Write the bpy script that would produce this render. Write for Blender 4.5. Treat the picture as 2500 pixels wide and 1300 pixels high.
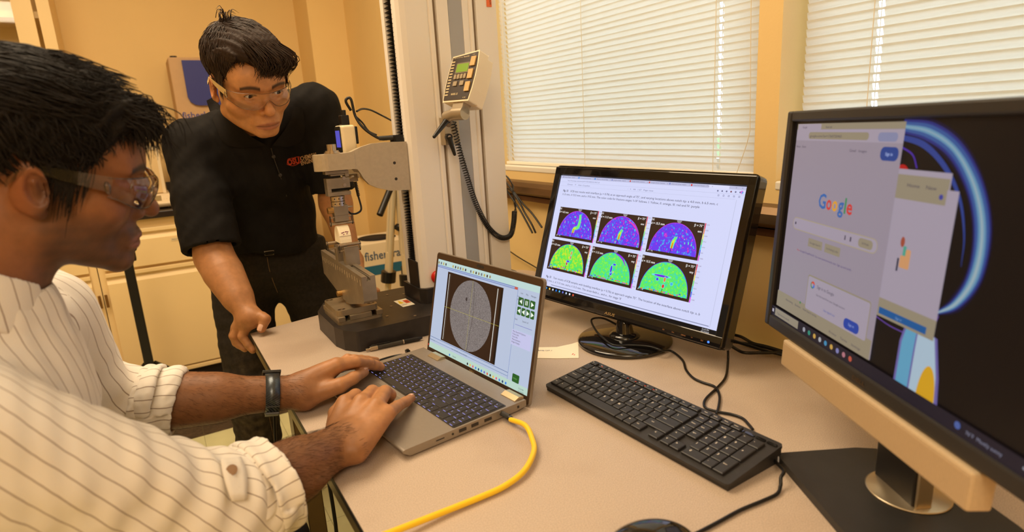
import bpy, math, random
import numpy as np
from mathutils import Matrix, Vector, Euler
random.seed(7); RNG = np.random.RandomState(11)
for _o in list(bpy.data.objects): bpy.data.objects.remove(_o, do_unlink=True)
SC = bpy.context.scene; COL = SC.collection
H = 1.24                      # camera height; heights below are written relative to it and lifted by Z()
# ------------------------------------------------------------------ camera
CAMM = ((0.85326833, -0.51837471, -0.05675228), (0.16833742, 0.17080469, 0.97081835), (0.49355413, 0.83792208, -0.23300409))
cam_d = bpy.data.cameras.new('camera'); cam = bpy.data.objects.new('camera', cam_d); COL.objects.link(cam)
cam_d.sensor_width = 36; cam_d.lens = 36*1463.56/2500; cam_d.clip_start = .02
cam_d.dof.use_dof = True; cam_d.dof.focus_distance = 1.3; cam_d.dof.aperture_fstop = 4.0
_m = np.array(CAMM)
cam.matrix_world = Matrix([[_m[0][i], _m[1][i], -_m[2][i], (0, 0, H)[i]] for i in range(3)] + [[0, 0, 0, 1]])
SC.camera = cam
# ------------------------------------------------------------------ look, world, lights
EXPO = 0.0
SC.view_settings.view_transform = 'Standard'; SC.view_settings.look = 'None'
SC.view_settings.exposure = EXPO; SC.view_settings.gamma = 1; SC.view_settings.use_curve_mapping = False
W = bpy.data.worlds.new('sky'); SC.world = W; W.use_nodes = True
_b = W.node_tree.nodes['Background']; _b.inputs[0].default_value = (.80, .90, 1, 1); _b.inputs[1].default_value = 5.0
def area_light(name, loc, rot, sx, sy, power, color):
    l = bpy.data.lights.new(name, 'AREA'); l.shape = 'RECTANGLE'; l.size = sx; l.size_y = sy; l.energy = power; l.color = color
    o = bpy.data.objects.new(name, l); COL.objects.link(o); o.location = loc; o.rotation_euler = rot; return o
WARM = (1.0, .79, .54)
area_light('ceiling_lamp_light', (-.9, .4, 2.66), (0, 0, 0), 1.2, 1.2, 8, WARM)
area_light('ceiling_lamp_light', (-.1, 1.75, 2.66), (0, 0, 0), 1.3, 1.3, 50, WARM)
area_light('ceiling_lamp_light', (-.9, -1.4, 2.66), (0, 0, 0), 1.2, 1.2, 54, WARM)

# ------------------------------------------------------------------ helpers
def Z(p): return (p[0], p[1], p[2]+H)
def nrm(v): v = np.asarray(v, float); return v/(np.linalg.norm(v)+1e-12)
def frame(a):                      # two unit vectors across direction a
    a = nrm(a); t = np.array([0, 0, 1.]) if abs(a[2]) < .9 else np.array([1., 0, 0])
    u = nrm(np.cross(t, a)); return u, np.cross(a, u)
def smooth_path(pts, n=6):
    P = [np.asarray(p, float) for p in pts]; out = []
    for i in range(len(P)-1):
        p0 = P[i-1] if i else 2*P[0]-P[1]; p1, p2 = P[i], P[i+1]; p3 = P[i+2] if i+2 < len(P) else 2*P[-1]-P[-2]
        for k in range(n):
            t = k/n; out.append(.5*((2*p1)+(-p0+p2)*t+(2*p0-5*p1+4*p2-p3)*t*t+(-p0+3*p1-3*p2+p3)*t**3))
    out.append(P[-1]); return out
class MB:
    def __init__(s): s.v = []; s.f = []; s.mi = []; s.sm = []; s.M = None
    def add(s, vs, fs, mi=0, smooth=False, M=None):
        b = len(s.v); M = M if M is not None else s.M
        s.v += [tuple(M @ Vector(p)) for p in vs] if M is not None else [tuple(map(float, p)) for p in vs]
        for f in fs: s.f.append(tuple(b+i for i in f)); s.mi.append(mi); s.sm.append(smooth)
        return s
    def box(s, x0, x1, y0, y1, z0, z1, mi=0, M=None):
        v = [(x, y, z) for x in (x0, x1) for y in (y0, y1) for z in (z0, z1)]
        return s.add(v, [(0, 1, 3, 2), (4, 6, 7, 5), (0, 4, 5, 1), (2, 3, 7, 6), (0, 2, 6, 4), (1, 5, 7, 3)], mi, False, M)
    def cbox(s, c, sz, mi=0, M=None):
        return s.box(c[0]-sz[0]/2, c[0]+sz[0]/2, c[1]-sz[1]/2, c[1]+sz[1]/2, c[2]-sz[2]/2, c[2]+sz[2]/2, mi, M)
    def prism(s, poly, ax, a0, a1, mi=0, M=None, smooth=False):
        def P(p, a): return {'z': (p[0], p[1], a), 'y': (p[0], a, p[1]), 'x': (a, p[0], p[1])}[ax]
        n = len(poly); ar = sum(poly[i][0]*poly[(i+1) % n][1]-poly[(i+1) % n][0]*poly[i][1] for i in range(n))
        if (ar < 0) != (ax == 'y'): poly = poly[::-1]
        v = [P(p, a0) for p in poly]+[P(p, a1) for p in poly]
        if a1 < a0: v = v[n:]+v[:n]
        s.add(v, [tuple(range(n))[::-1], tuple(range(n, 2*n))], mi, False, M)
        return s.add(v, [(i, (i+1) % n, n+(i+1) % n, n+i) for i in range(n)], mi, smooth, M)
    def cyl(s, p0, p1, r0, r1=None, n=20, mi=0, caps=True, M=None):
        r1 = r0 if r1 is None else r1; p0 = np.asarray(p0, float); p1 = np.asarray(p1, float); u, w = frame(p1-p0)
        c = [(math.cos(2*math.pi*i/n), math.sin(2*math.pi*i/n)) for i in range(n)]
        v = [p0+r0*(a*u+b*w) for a, b in c]+[p1+r1*(a*u+b*w) for a, b in c]
        s.add(v, [(i, (i+1) % n, n+(i+1) % n, n+i) for i in range(n)], mi, True, M)
        if caps: s.add(v, [tuple(range(n))[::-1], tuple(range(n, 2*n))], mi, False, M)
        return s
    def tube(s, pts, r, n=8, sub=6, mi=0, M=None, closed=False):
        P = smooth_path(pts, sub) if sub > 1 else [np.asarray(p, float) for p in pts]
        m = len(P); R = r if hasattr(r, '__len__') else [r]*m
        if len(R) != m: R = np.interp(np.linspace(0, 1, m), np.linspace(0, 1, len(R)), R)
        u = None; v = []
        for i, p in enumerate(P):
            t = nrm(P[min(i+1, m-1)]-P[max(i-1, 0)])
            if u is None: u, w = frame(t)
            else: u = nrm(u-t*np.dot(u, t)); w = np.cross(t, u)
            v += [p+R[i]*(math.cos(2*math.pi*k/n)*u+math.sin(2*math.pi*k/n)*w) for k in range(n)]
        fs = [(i*n+k, i*n+(k+1) % n, (i+1)*n+(k+1) % n, (i+1)*n+k) for i in range(m-1) for k in range(n)]
        s.add(v, fs, mi, True, M); s.add(v, [tuple(range(n))[::-1], tuple(range((m-1)*n, m*n))], mi, False, M); return s
    def lathe(s, prof, c=(0, 0, 0), n=32, mi=0, M=None):       # prof: (r,z) from bottom to top, axis z
        v = [(c[0]+r*math.cos(2*math.pi*k/n), c[1]+r*math.sin(2*math.pi*k/n), c[2]+z) for r, z in prof for k in range(n)]
        return s.add(v, [(i*n+k, i*n+(k+1) % n, (i+1)*n+(k+1) % n, (i+1)*n+k) for i in range(len(prof)-1) for k in range(n)], mi, True, M)
    def sph(s, c, r, n=16, mi=0, M=None):
        r = r if hasattr(r, '__len__') else (r, r, r); m = n//2; v = []
        for i in range(m+1):
            a = math.pi*i/m
            v += [(c[0]+r[0]*math.sin(a)*math.cos(2*math.pi*k/n), c[1]+r[1]*math.sin(a)*math.sin(2*math.pi*k/n), c[2]-r[2]*math.cos(a)) for k in range(n)]
        return s.add(v, [(i*n+k, i*n+(k+1) % n, (i+1)*n+(k+1) % n, (i+1)*n+k) for i in range(m) for k in range(n)], mi, True, M)
    def rrect(s, w, h, rad, ax, a0, a1, c=(0, 0), mi=0, M=None, n=5):
        return s.prism(rrpoly(w, h, rad, c, n), ax, a0, a1, mi, M)
def rrpoly(w, h, rad, c=(0, 0), n=5):
    pts = []
    for cx, cy, a0 in ((w/2-rad, h/2-rad, 0), (-w/2+rad, h/2-rad, 90), (-w/2+rad, -h/2+rad, 180), (w/2-rad, -h/2+rad, 270)):
        for k in range(n+1):
            a = math.radians(a0+90*k/n); pts.append((c[0]+cx+rad*math.cos(a), c[1]+cy+rad*math.sin(a)))
    return pts
def wm(o):
    m = o.matrix_basis.copy()
    while o.parent: o = o.parent; m = o.matrix_basis @ m
    return m
def tag(o, label=None, cat=None, group=None, kind=None):
    for k, v in (('label', label), ('category', cat), ('group', group), ('kind', kind)):
        if v: o[k] = v
    return o
def obj(name, mb, mat, parent=None, bevel=0, world=True, seg=2):
    """one mesh object; vertices are given in world space unless world=False (parent space)"""
    me = bpy.data.meshes.new(name); vs = mb.v
    if parent is not None and world:
        inv = wm(parent).inverted(); vs = [inv @ Vector(p) for p in vs]
    if parent is None:
        lo = np.min(np.array(vs), 0); hi = np.max(np.array(vs), 0); c = np.array([(lo[0]+hi[0])/2, (lo[1]+hi[1])/2, lo[2]])
        vs = [tuple(np.asarray(p)-c) for p in vs]
    me.from_pydata([tuple(p) for p in vs], [], mb.f)
    for m in (mat if isinstance(mat, (list, tuple)) else [mat]): me.materials.append(m)
    me.polygons.foreach_set('material_index', mb.mi); me.polygons.foreach_set('use_smooth', mb.sm); me.update()
    o = bpy.data.objects.new(name, me); COL.objects.link(o)
    if parent is not None: o.parent = parent
    else: o.location = c
    if bevel:
        b = o.modifiers.new('bevel', 'BEVEL'); b.width = bevel; b.segments = seg; b.limit_method = 'ANGLE'; b.angle_limit = math.radians(35)
    return o
def empty(name, loc, rz=0, rot=None):
    o = bpy.data.objects.new(name, None); COL.objects.link(o); o.location = loc; o.rotation_euler = rot or (0, 0, rz)
    o.empty_display_size = .05; return o
def child_copy(src, parent, loc=None, M=None):
    o = src.copy(); COL.objects.link(o); o.parent = parent
    if loc is not None: o.location = loc
    if M is not None: o.matrix_basis = M
    return o
# ------------------------------------------------------------------ materials
MATS = {}
def mat(name, col, rough=.5, metal=0, noise=0, nscale=20, bump=0, bscale=60, coat=0, trans=0, alpha=None, spec=.5, col2=None, stretch=None, sub=0):
    if name in MATS: return MATS[name]
    m = bpy.data.materials.new(name); m.use_nodes = True; nt = m.node_tree; b = nt.nodes['Principled BSDF']
    c = tuple(col)+(1,); b.inputs['Base Color'].default_value = c; b.inputs['Roughness'].default_value = rough
    b.inputs['Metallic'].default_value = metal; b.inputs['Coat Weight'].default_value = coat; b.inputs['Specular IOR Level'].default_value = spec
    b.inputs['Transmission Weight'].default_value = trans
    if sub: b.inputs['Subsurface Weight'].default_value = sub; b.inputs['Subsurface Radius'].default_value = (.012, .005, .002); b.inputs['Subsurface Scale'].default_value = .5
    tc = nt.nodes.new('ShaderNodeTexCoord'); mp = nt.nodes.new('ShaderNodeMapping'); nt.links.new(tc.outputs['Object'], mp.inputs[0])
    if stretch: mp.inputs['Scale'].default_value = stretch
    if noise or col2:
        n = nt.nodes.new('ShaderNodeTexNoise'); n.inputs['Scale'].default_value = nscale; n.inputs['Detail'].default_value = 5; nt.links.new(mp.outputs[0], n.inputs[0])
        r = nt.nodes.new('ShaderNodeValToRGB'); nt.links.new(n.outputs[0], r.inputs[0])
        r.color_ramp.elements[0].position = .35; r.color_ramp.elements[1].position = .65
        a = [max(0, x*(1-noise)) for x in col]; d = [min(1, x*(1+noise)) for x in col]
        if col2: a = list(col2); d = list(col)
        r.color_ramp.elements[0].color = tuple(a)+(1,); r.color_ramp.elements[1].color = tuple(d)+(1,); nt.links.new(r.outputs[0], b.inputs['Base Color'])
    if bump:
        n2 = nt.nodes.new('ShaderNodeTexNoise'); n2.inputs['Scale'].default_value = bscale; n2.inputs['Detail'].default_value = 4; nt.links.new(mp.outputs[0], n2.inputs[0])
        bp = nt.nodes.new('ShaderNodeBump'); bp.inputs['Strength'].default_value = bump; bp.inputs['Distance'].default_value = .002
        nt.links.new(n2.outputs[0], bp.inputs['Height']); nt.links.new(bp.outputs[0], b.inputs['Normal'])
    MATS[name] = m; return m
def S(r, g, b):                    # sRGB 0-255 to linear
    return tuple((x/12.92 if x <= .04045 else ((x+.055)/1.055)**2.4) for x in (r/255, g/255, b/255))
def emat(r, g, b, k=1.0):
    key = 'screen_%d_%d_%d_%g' % (r, g, b, k)
    if key in MATS: return MATS[key]
    m = bpy.data.materials.new(key); m.use_nodes = True; p = m.node_tree.nodes['Principled BSDF']
    p.inputs['Base Color'].default_value = (.004, .004, .005, 1); p.inputs['Roughness'].default_value = .35; p.inputs['Specular IOR Level'].default_value = .25
    p.inputs['Emission Color'].default_value = S(r, g, b)+(1,); p.inputs['Emission Strength'].default_value = k*2**-EXPO
    MATS[key] = m; return m
# ------------------------------------------------------------------ text
_TC = {}
def text2d(txt, bold=0, shear=0):
    key = (txt, bold, shear)
    if key in _TC: return _TC[key]
    cu = bpy.data.curves.new('t', 'FONT'); cu.body = txt; cu.size = 1; cu.resolution_u = 2; cu.shear = shear; cu.offset = bold
    o = bpy.data.objects.new('t', cu); COL.objects.link(o)
    dg = bpy.context.evaluated_depsgraph_get(); dg.update(); me = bpy.data.meshes.new_from_object(o.evaluated_get(dg))
    v = [tuple(p.co) for p in me.vertices]; f = [tuple(p.vertices) for p in me.polygons]
    bpy.data.objects.remove(o, do_unlink=True); bpy.data.curves.remove(cu); bpy.data.meshes.remove(me)
    _TC[key] = (v, f); return v, f
def add_text(mb, txt, u, v, size, place, mi=0, bold=0, shear=0, wid=None, align='l', ang=0):
    """place(u,v) -> 3D; wid scales the line to that width"""
    vs, fs = text2d(txt, bold, shear)
    if not vs: return
    x0 = min(p[0] for p in vs); x1 = max(p[0] for p in vs); k = size if wid is None else wid/(x1-x0+1e-9)
    off = 0 if align == 'l' else -(x1-x0)*k/2 if align == 'c' else -(x1-x0)*k
    ca, sa = math.cos(ang), math.sin(ang); out = []
    for p in vs:
        a, b = (p[0]-x0)*k+off, p[1]*size; out.append(place(u+a*ca-b*sa, v+a*sa+b*ca))
    mb.add(out, fs, mi)
class Screen:
    """flat picture on a panel: (u,v) in metres on the local xz plane, y=-depth towards the viewer"""
    def __init__(s, y0): s.mb = MB(); s.mats = []; s.y = y0; s.lay = 0
    def mi(s, m):
        if m not in s.mats: s.mats.append(m)
        return s.mats.index(m)
    def P(s, u, v): return (u, s.y-s.lay*.00004, v)
    def rect(s, u0, v0, u1, v1, m):
        s.lay += 1; s.mb.add([s.P(u0, v0), s.P(u1, v0), s.P(u1, v1), s.P(u0, v1)], [(0, 1, 2, 3)], s.mi(m))
    def poly(s, pts, m): s.lay += 1; s.mb.add([s.P(*p) for p in pts], [tuple(range(len(pts)))], s.mi(m))
    def ell(s, c, ru, rv, m, a0=0, a1=360, n=40): s.poly([(c[0]+ru*math.cos(math.radians(a0+(a1-a0)*i/n)), c[1]+rv*math.sin(math.radians(a0+(a1-a0)*i/n))) for i in range(n if a1-a0 >= 360 else n+1)], m)
    def line(s, pts, w, m, sub=6):
        s.lay += 1; P = smooth_path([(p[0], 0, p[1]) for p in pts], sub) if sub > 1 else [np.array((p[0], 0, p[1]), float) for p in pts]
        W_ = w if hasattr(w, '__len__') else [w]*2; W_ = np.interp(np.linspace(0, 1, len(P)), np.linspace(0, 1, len(W_)), W_); v = []
        for i, p in enumerate(P):
            t = nrm(P[min(i+1, len(P)-1)]-P[max(i-1, 0)]); nx, nz = -t[2], t[0]
            v += [s.P(p[0]+nx*W_[i]/2, p[2]+nz*W_[i]/2), s.P(p[0]-nx*W_[i]/2, p[2]-nz*W_[i]/2)]
        s.mb.add(v, [(2*i+1, 2*i+3, 2*i+2, 2*i) for i in range(len(P)-1)], s.mi(m))
    def text(s, t, u, v, size, m, **k): s.lay += 1; add_text(s.mb, t, u, v, size, s.P, s.mi(m), **k)
    def rr(s, u0, v0, u1, v1, r, m): s.poly(rrpoly(u1-u0, v1-v0, r, ((u0+u1)/2, (v0+v1)/2), 4), m)
# ------------------------------------------------------------------ implicit surfaces -> one continuous mesh
def smin(a, b, k):
    if k <= 0: return np.minimum(a, b)
    h = np.maximum(k-np.abs(a-b), 0)/k; return np.minimum(a, b)-h*h*k*.25
def smax(a, b, k): return -smin(-a, -b, k)
def d_cap(P, a, b, ra, rb=None):
    rb = ra if rb is None else rb; a = np.asarray(a, float); b = np.asarray(b, float); ab = b-a
    t = np.clip(((P-a) @ ab)/(ab @ ab+1e-12), 0, 1); return np.linalg.norm(P-a-t[:, None]*ab, axis=1)-(ra+(rb-ra)*t)
def d_ell(P, c, r, R=None):
    q = P-np.asarray(c, float)
    if R is not None: q = q @ R                  # R columns are the local axes
    r = np.asarray(r, float); k0 = np.linalg.norm(q/r, axis=1); k1 = np.linalg.norm(q/(r*r), axis=1)
    return k0*(k0-1)/(k1+1e-9)
def d_ecap(P, a, b, ra, rb, side, flat):         # capsule flattened: 'side' axis is scaled by flat
    side = nrm(side); Q = P+np.outer(P @ side, side)*(1/flat-1)
    f = lambda p: np.asarray(p, float)+side*(np.dot(p, side))*(1/flat-1)
    return d_cap(Q, f(a), f(b), ra, rb)
def Rot(x=0, y=0, z=0): return np.array(Euler((math.radians(x), math.radians(y), math.radians(z))).to_matrix())
def chain(P, pts, rs, k=.004):
    d = None
    for i in range(len(pts)-1):
        e = d_cap(P, pts[i], pts[i+1], rs[i], rs[i+1]); d = e if d is None else smin(d, e, k)
    return d
def sdf_mesh(fn, lo, hi, h):
    lo = np.asarray(lo, float); hi = np.asarray(hi, float); B = 4
    nb = np.ceil((hi-lo)/(h*B)).astype(int)+1; n = nb*B+1
    ax = [lo[i]+h*B*(np.arange(nb[i])+.5) for i in range(3)]
    G = np.stack(np.meshgrid(*ax, indexing='ij'), -1).reshape(-1, 3); dc = fn(G).reshape(nb)
    D = np.repeat(np.repeat(np.repeat(np.where(dc > 0, 1., -1.), B, 0), B, 1), B, 2)
    D = np.pad(D, ((0, 1), (0, 1), (0, 1)), mode='edge'); act = np.argwhere(np.abs(dc) < h*B*1.9)
    o = np.stack(np.meshgrid(*[np.arange(B+1)]*3, indexing='ij'), -1).reshape(-1, 3)
    for s0 in range(0, len(act), 6000):
        I = (act[s0:s0+6000, None, :]*B+o[None]).reshape(-1, 3); D[I[:, 0], I[:, 1], I[:, 2]] = fn(lo+I*h)
    In = D < 0; c = In[:-1, :-1, :-1].astype(np.int8)
    for i, j, k in ((1, 0, 0), (0, 1, 0), (0, 0, 1), (1, 1, 0), (1, 0, 1), (0, 1, 1), (1, 1, 1)):
        c = c+In[i:n[0]-1+i, j:n[1]-1+j, k:n[2]-1+k]
    A = np.argwhere((c > 0) & (c < 8)); idx = -np.ones(c.shape, int); idx[A[:, 0], A[:, 1], A[:, 2]] = np.arange(len(A))
    pos = np.zeros((len(A), 3)); cnt = np.zeros(len(A)); cor = [(i, j, k) for i in (0, 1) for j in (0, 1) for k in (0, 1)]
    for a in cor:
        for d in range(3):
            if a[d]: continue
            b = list(a); b[d] = 1; va = D[A[:, 0]+a[0], A[:, 1]+a[1], A[:, 2]+a[2]]; vb = D[A[:, 0]+b[0], A[:, 1]+b[1], A[:, 2]+b[2]]
            m = (va < 0) != (vb < 0); t = np.where(m, va/(va-vb+1e-12), 0); p = np.tile(np.array(a, float), (len(A), 1)); p[:, d] += t
            pos += p*m[:, None]; cnt += m
    V = lo+(A+pos/np.maximum(cnt, 1)[:, None])*h; F = []
    for d in range(3):
        e1, e2 = [(1, 2), (2, 0), (0, 1)][d]; sl = [slice(None)]*3; sh = [slice(None)]*3; sl[d] = slice(0, -1); sh[d] = slice(1, None)
        a, b = In[tuple(sl)], In[tuple(sh)]; E_ = np.argwhere(a != b); ok = (E_[:, e1] > 0) & (E_[:, e2] > 0) & (E_[:, e1] < n[e1]-1) & (E_[:, e2] < n[e2]-1); E_ = E_[ok]
        def g(o1, o2): q = E_.copy(); q[:, e1] -= o1; q[:, e2] -= o2; return idx[q[:, 0], q[:, 1], q[:, 2]]
        q = np.stack([g(1, 1), g(0, 1), g(0, 0), g(1, 0)], 1); flip = ~a[E_[:, 0], E_[:, 1], E_[:, 2]]; q[flip] = q[flip][:, ::-1]; F.append(q)
    F = np.concatenate(F); F = F[(F >= 0).all(1)]; return V, F
def sdf_obj(name, fn, lo, hi, h, material, parent, color=None, attrs=None, relax=1):
    V, F = sdf_mesh(fn, lo, hi, h)
    for _ in range(relax):
        s = np.zeros_like(V); n = np.zeros(len(V))
        for i in range(4):
            j = (i+1) % 4; np.add.at(s, F[:, i], V[F[:, j]]); np.add.at(n, F[:, i], 1); np.add.at(s, F[:, j], V[F[:, i]]); np.add.at(n, F[:, j], 1)
        V = V*.5+.5*s/np.maximum(n, 1)[:, None]
    me = bpy.data.meshes.new(name); Vw = V.copy()
    loc = np.array([0, 0, 0.]) if parent is None else np.array(wm(parent).translation)
    Vl = V+np.array([0, 0, H])-loc                                          # V is camera-height relative
    me.vertices.add(len(V)); me.vertices.foreach_set('co', Vl.ravel()); me.loops.add(F.size); me.loops.foreach_set('vertex_index', F.ravel().astype(np.int32))
    me.polygons.add(len(F)); me.polygons.foreach_set('loop_start', np.arange(0, F.size, 4, dtype=np.int32)); me.polygons.foreach_set('loop_total', np.full(len(F), 4, np.int32))
    me.update(calc_edges=True); me.validate(); me.polygons.foreach_set('use_smooth', np.ones(len(me.polygons), bool)); me.materials.append(material)
    if color is not None:
        c = color(Vw); a = me.color_attributes.new('Col', 'FLOAT_COLOR', 'POINT'); a.data.foreach_set('color', np.concatenate([c, np.ones((len(c), 1))], 1).astype(np.float32).ravel())
    for k, f in (attrs or {}).items():
        a = me.attributes.new(k, 'FLOAT', 'POINT'); a.data.foreach_set('value', f(Vw).astype(np.float32))
    o = bpy.data.objects.new(name, me); COL.objects.link(o)
    if parent is not None: o.parent = parent
    return o
def vnoise(P, s, seed=0):                         # cheap smooth noise, about -1..1
    r = np.random.RandomState(seed); v = np.zeros(len(P))
    for i in range(5):
        k = r.normal(size=3)*s*(1+.35*i); v += np.sin(P @ k+r.uniform(0, 6.28))/(1+.3*i)
    return v/3
# ------------------------------------------------------------------ the room
WALL = mat('wall_paint', (.84, .605, .26), .6, noise=.02, nscale=3, bump=.12, bscale=140)
WALLR = WALL
CEIL = mat('ceiling_white', (.9, .87, .80), .8)
XW, YB = 1.11, 3.9
def struct(name, mb, m, parent=None, **k):
    o = obj(name, mb, m, parent, **k)
    if parent is None: o['kind'] = 'structure'
    return o
struct('wall_back', MB().box(-3.1, XW+.3, YB, YB+.12, -.1, 2.8), WALL)
struct('trim_1', MB().box(.905, XW, 3.59, YB, 0, 2.75), WALL)
struct('wall_left', MB().box(-3.12, -3, -2.7, YB+.12, -.1, 2.8), WALL)
struct('wall_front', MB().box(-3.1, XW+.3, -2.72, -2.6, -.1, 2.8), WALL)
struct('ceiling', MB().box(-3, XW+.3, -2.6, YB, 2.75, 2.85), CEIL)
ZS, ZT = H-.152, H+1.02            # sill and head of the windows
wr = MB(); xo = XW+.16
wr.box(XW, xo, -2.6, YB, -.1, ZS); wr.box(XW, xo, -2.6, YB, ZT, 2.8)
wr.box(XW, xo, 1.935, YB, ZS, ZT); wr.box(XW, xo, .789, .843, ZS, ZT); wr.box(XW, xo, -2.6, -.75, ZS, ZT)
struct('wall_right', wr, WALL)
GLASS = bpy.data.materials.new('window_glass'); GLASS.use_nodes = True
def clear_mat(m, tint=(1, 1, 1), f=1.45, gl=1.0, rough=.02):
    nt = m.node_tree; nt.nodes.remove(nt.nodes['Principled BSDF']); out = nt.nodes['Material Output']
    t = nt.nodes.new('ShaderNodeBsdfTransparent'); t.inputs[0].default_value = tint+(1,); g = nt.nodes.new('ShaderNodeBsdfGlossy'); g.inputs['Roughness'].default_value = rough
    g.inputs[0].default_value = (gl, gl, gl, 1); fr = nt.nodes.new('ShaderNodeFresnel'); fr.inputs[0].default_value = f; mx = nt.nodes.new('ShaderNodeMixShader')
    nt.links.new(fr.outputs[0], mx.inputs[0]); nt.links.new(t.outputs[0], mx.inputs[1]); nt.links.new(g.outputs[0], mx.inputs[2]); nt.links.new(mx.outputs[0], out.inputs[0])
clear_mat(GLASS, (.96, .98, .98))
SILL = mat('sill_white', (.85, .80, .68), .4)
ALU = mat('window_aluminium', (.75, .75, .74), .35, .6)
for k, (y0, y1) in enumerate(((.843, 1.935), (-.75, .789))):
    w = MB()
    for a, b_, c_, d in ((y0, y0+.035, ZS, ZT), (y1-.035, y1, ZS, ZT), (y0, y1, ZS, ZS+.035), (y0, y1, ZT-.035, ZT)): w.box(XW+.105, XW+.14, a, b_, c_, d)
    fr = struct('window_%d' % (k+1), w, ALU)
    obj('pane', MB().box(XW+.12, XW+.126, y0+.03, y1-.03, ZS+.03, ZT-.03), GLASS, fr)
    obj('sill', MB().box(XW-.002, XW+.105, y0, y1, ZS-.016, ZS+.002), SILL, fr, bevel=.003)
# outdoors: lawn and a tan building some way off
struct('trim_2', MB().box(1.3, 60, -40, 40, -1.2, -1.0), mat('lawn', S(95, 110, 60), .9, noise=.3, nscale=1))
# venetian blinds
SLAT = bpy.data.materials.new('blind_slat'); SLAT.use_nodes = True
_nt = SLAT.node_tree; _nt.nodes.remove(_nt.nodes['Principled BSDF'])
_d = _nt.nodes.new('ShaderNodeBsdfDiffuse'); _d.inputs[0].default_value = (.82, .78, .70, 1)
_t = _nt.nodes.new('ShaderNodeBsdfTranslucent'); _t.inputs[0].default_value = (.82, .78, .70, 1)
_mx = _nt.nodes.new('ShaderNodeMixShader'); _mx.inputs[0].default_value = .46
_nt.links.new(_d.outputs[0], _mx.inputs[1]); _nt.links.new(_t.outputs[0], _mx.inputs[2]); _nt.links.new(_mx.outputs[0], _nt.nodes['Material Output'].inputs[0])
CORD = mat('blind_cord', (.85, .78, .62), .7)
PITCH = .0154
def blind(y0, y1, cords, label, wand=None):
    r = empty('window_blind', (XW+.035, (y0+y1)/2, ZT-.03)); tag(r, label, 'window blind', 'white venetian blinds on the window wall')
    ys = [y0]
    for c in sorted(cords):
        if abs(c-1.449) > .01: ys += [c-.006, c+.004]
    ys.append(y1); hw = .0098; prof = []
    for k in range(6):
        t = -1+2*k/5; a = math.radians(68); n = .0016*(1-t*t)
        prof.append((hw*t*math.cos(a)*-1-n*math.sin(a)+XW+.035, hw*t*math.sin(a)-n*math.cos(a)))
    m = MB()
    for i in range(len(ys)-1):
        hole = i % 2 == 1
        for k in range(5):
            if hole and k in (1, 2, 3): continue
            m.add([(prof[k][0], ys[i], prof[k][1]), (prof[k][0], ys[i+1], prof[k][1]), (prof[k+1][0], ys[i+1], prof[k+1][1]), (prof[k+1][0], ys[i], prof[k+1][1])], [(0, 1, 2, 3)], 0, True)
    z0 = H-.128; n = int((ZT-.045-z0)/PITCH); first = None
    for i in range(n):
        dz = z0+i*PITCH
        if first is None:
            m.v = [(p[0], p[1], p[2]+z0) for p in m.v]; first = obj('slat', m, SLAT, r)
        else: child_copy(first, r, (0, 0, i*PITCH+random.uniform(-.0006, .0006)))
    obj('bottom_rail', MB().box(XW+.026, XW+.044, y0, y1, H-.148, H-.138), SILL, r, bevel=.002)
    obj('head_rail', MB().box(XW+.018, XW+.052, y0, y1, ZT-.035, ZT-.002), SILL, r, bevel=.002)
    for c in cords:
        cc = MB()
        for dx in (.0235, .0465): cc.cyl((XW+dx, c+.0065, H-.14), (XW+dx, c+.0065, ZT-.03), .0009, n=6)
        obj('ladder_cord', cc, CORD, r)
    if wand: obj('pull_cord', MB().tube([(XW+.012, wand, ZT-.04), (XW+.012, wand+.002, H+.3), (XW+.012, wand-.006, H+.0), (XW+.012, wand-.004, H-.06), (XW+.012, wand+.028, H-.15)], .0009, n=6), CORD, r)
    return r
blind(.849, 1.925, (.966, 1.449, 1.889), 'wide white venetian blind behind the black monitor and testing machine', .872)
blind(-.72, .759, (.62, .1, -.45), 'white venetian blind above the large dark monitor on the right')
# raceway rail along the window wall
RAIL = mat('raceway_metal', S(122, 98, 72), .38, .75, noise=.15, nscale=30, stretch=(1, .2, 1))
rl = MB(); rl.prism([(XW, H-.197), (XW-.03, H-.2), (XW-.042, H-.213), (XW-.045, H-.232), (XW-.03, H-.243), (XW, H-.245)], 'y', -2.6, 3.58)
# profile lies in (x,z): prism axis y
rr_ = struct('trim_3', rl, RAIL)
obj('lower_lip', MB().box(XW-.028, XW, -2.6, 3.58, H-.262, H-.2465), mat('lip_brown', S(98, 62, 34), .5, .3), rr_)
# floor tiles: cream ones near the desk, dark speckled ones by the cabinets
fl = struct('floor', MB().box(-3.1, XW+.1, -2.7, YB+.1, -.1, -.004), mat('floor_grout', S(120, 112, 80), .8))
CREAM = mat('floor_tile_cream', S(206, 205, 160), .35, noise=.07, nscale=9); DARK = mat('floor_tile_dark', S(58, 44, 34), .45, noise=.55, nscale=75)
T = .3048
def tile_mesh(m):
    mb = MB(); mb.box(-T/2+.0006, T/2-.0006, -T/2+.0006, T/2-.0006, -.004, 0); o = obj('floor_tile', mb, m, fl); return o
tc = tile_mesh(CREAM); td = tile_mesh(DARK); used = [False, False]
for i in range(-9, 4):
    for j in range(-3, 13):
        x, y = .02+T*(i+.5), 2.735-T*3+T*(j-5+.5)
        if x+T/2 > XW+.3 or y+T/2 > YB+.1 or y < -.6 or x < -1.9: continue
        dark = y > 2.735; o = (td if dark else tc) if not used[dark] else child_copy(td if dark else tc, fl)
        used[dark] = True; o.location = (x, y, 0)
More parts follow.
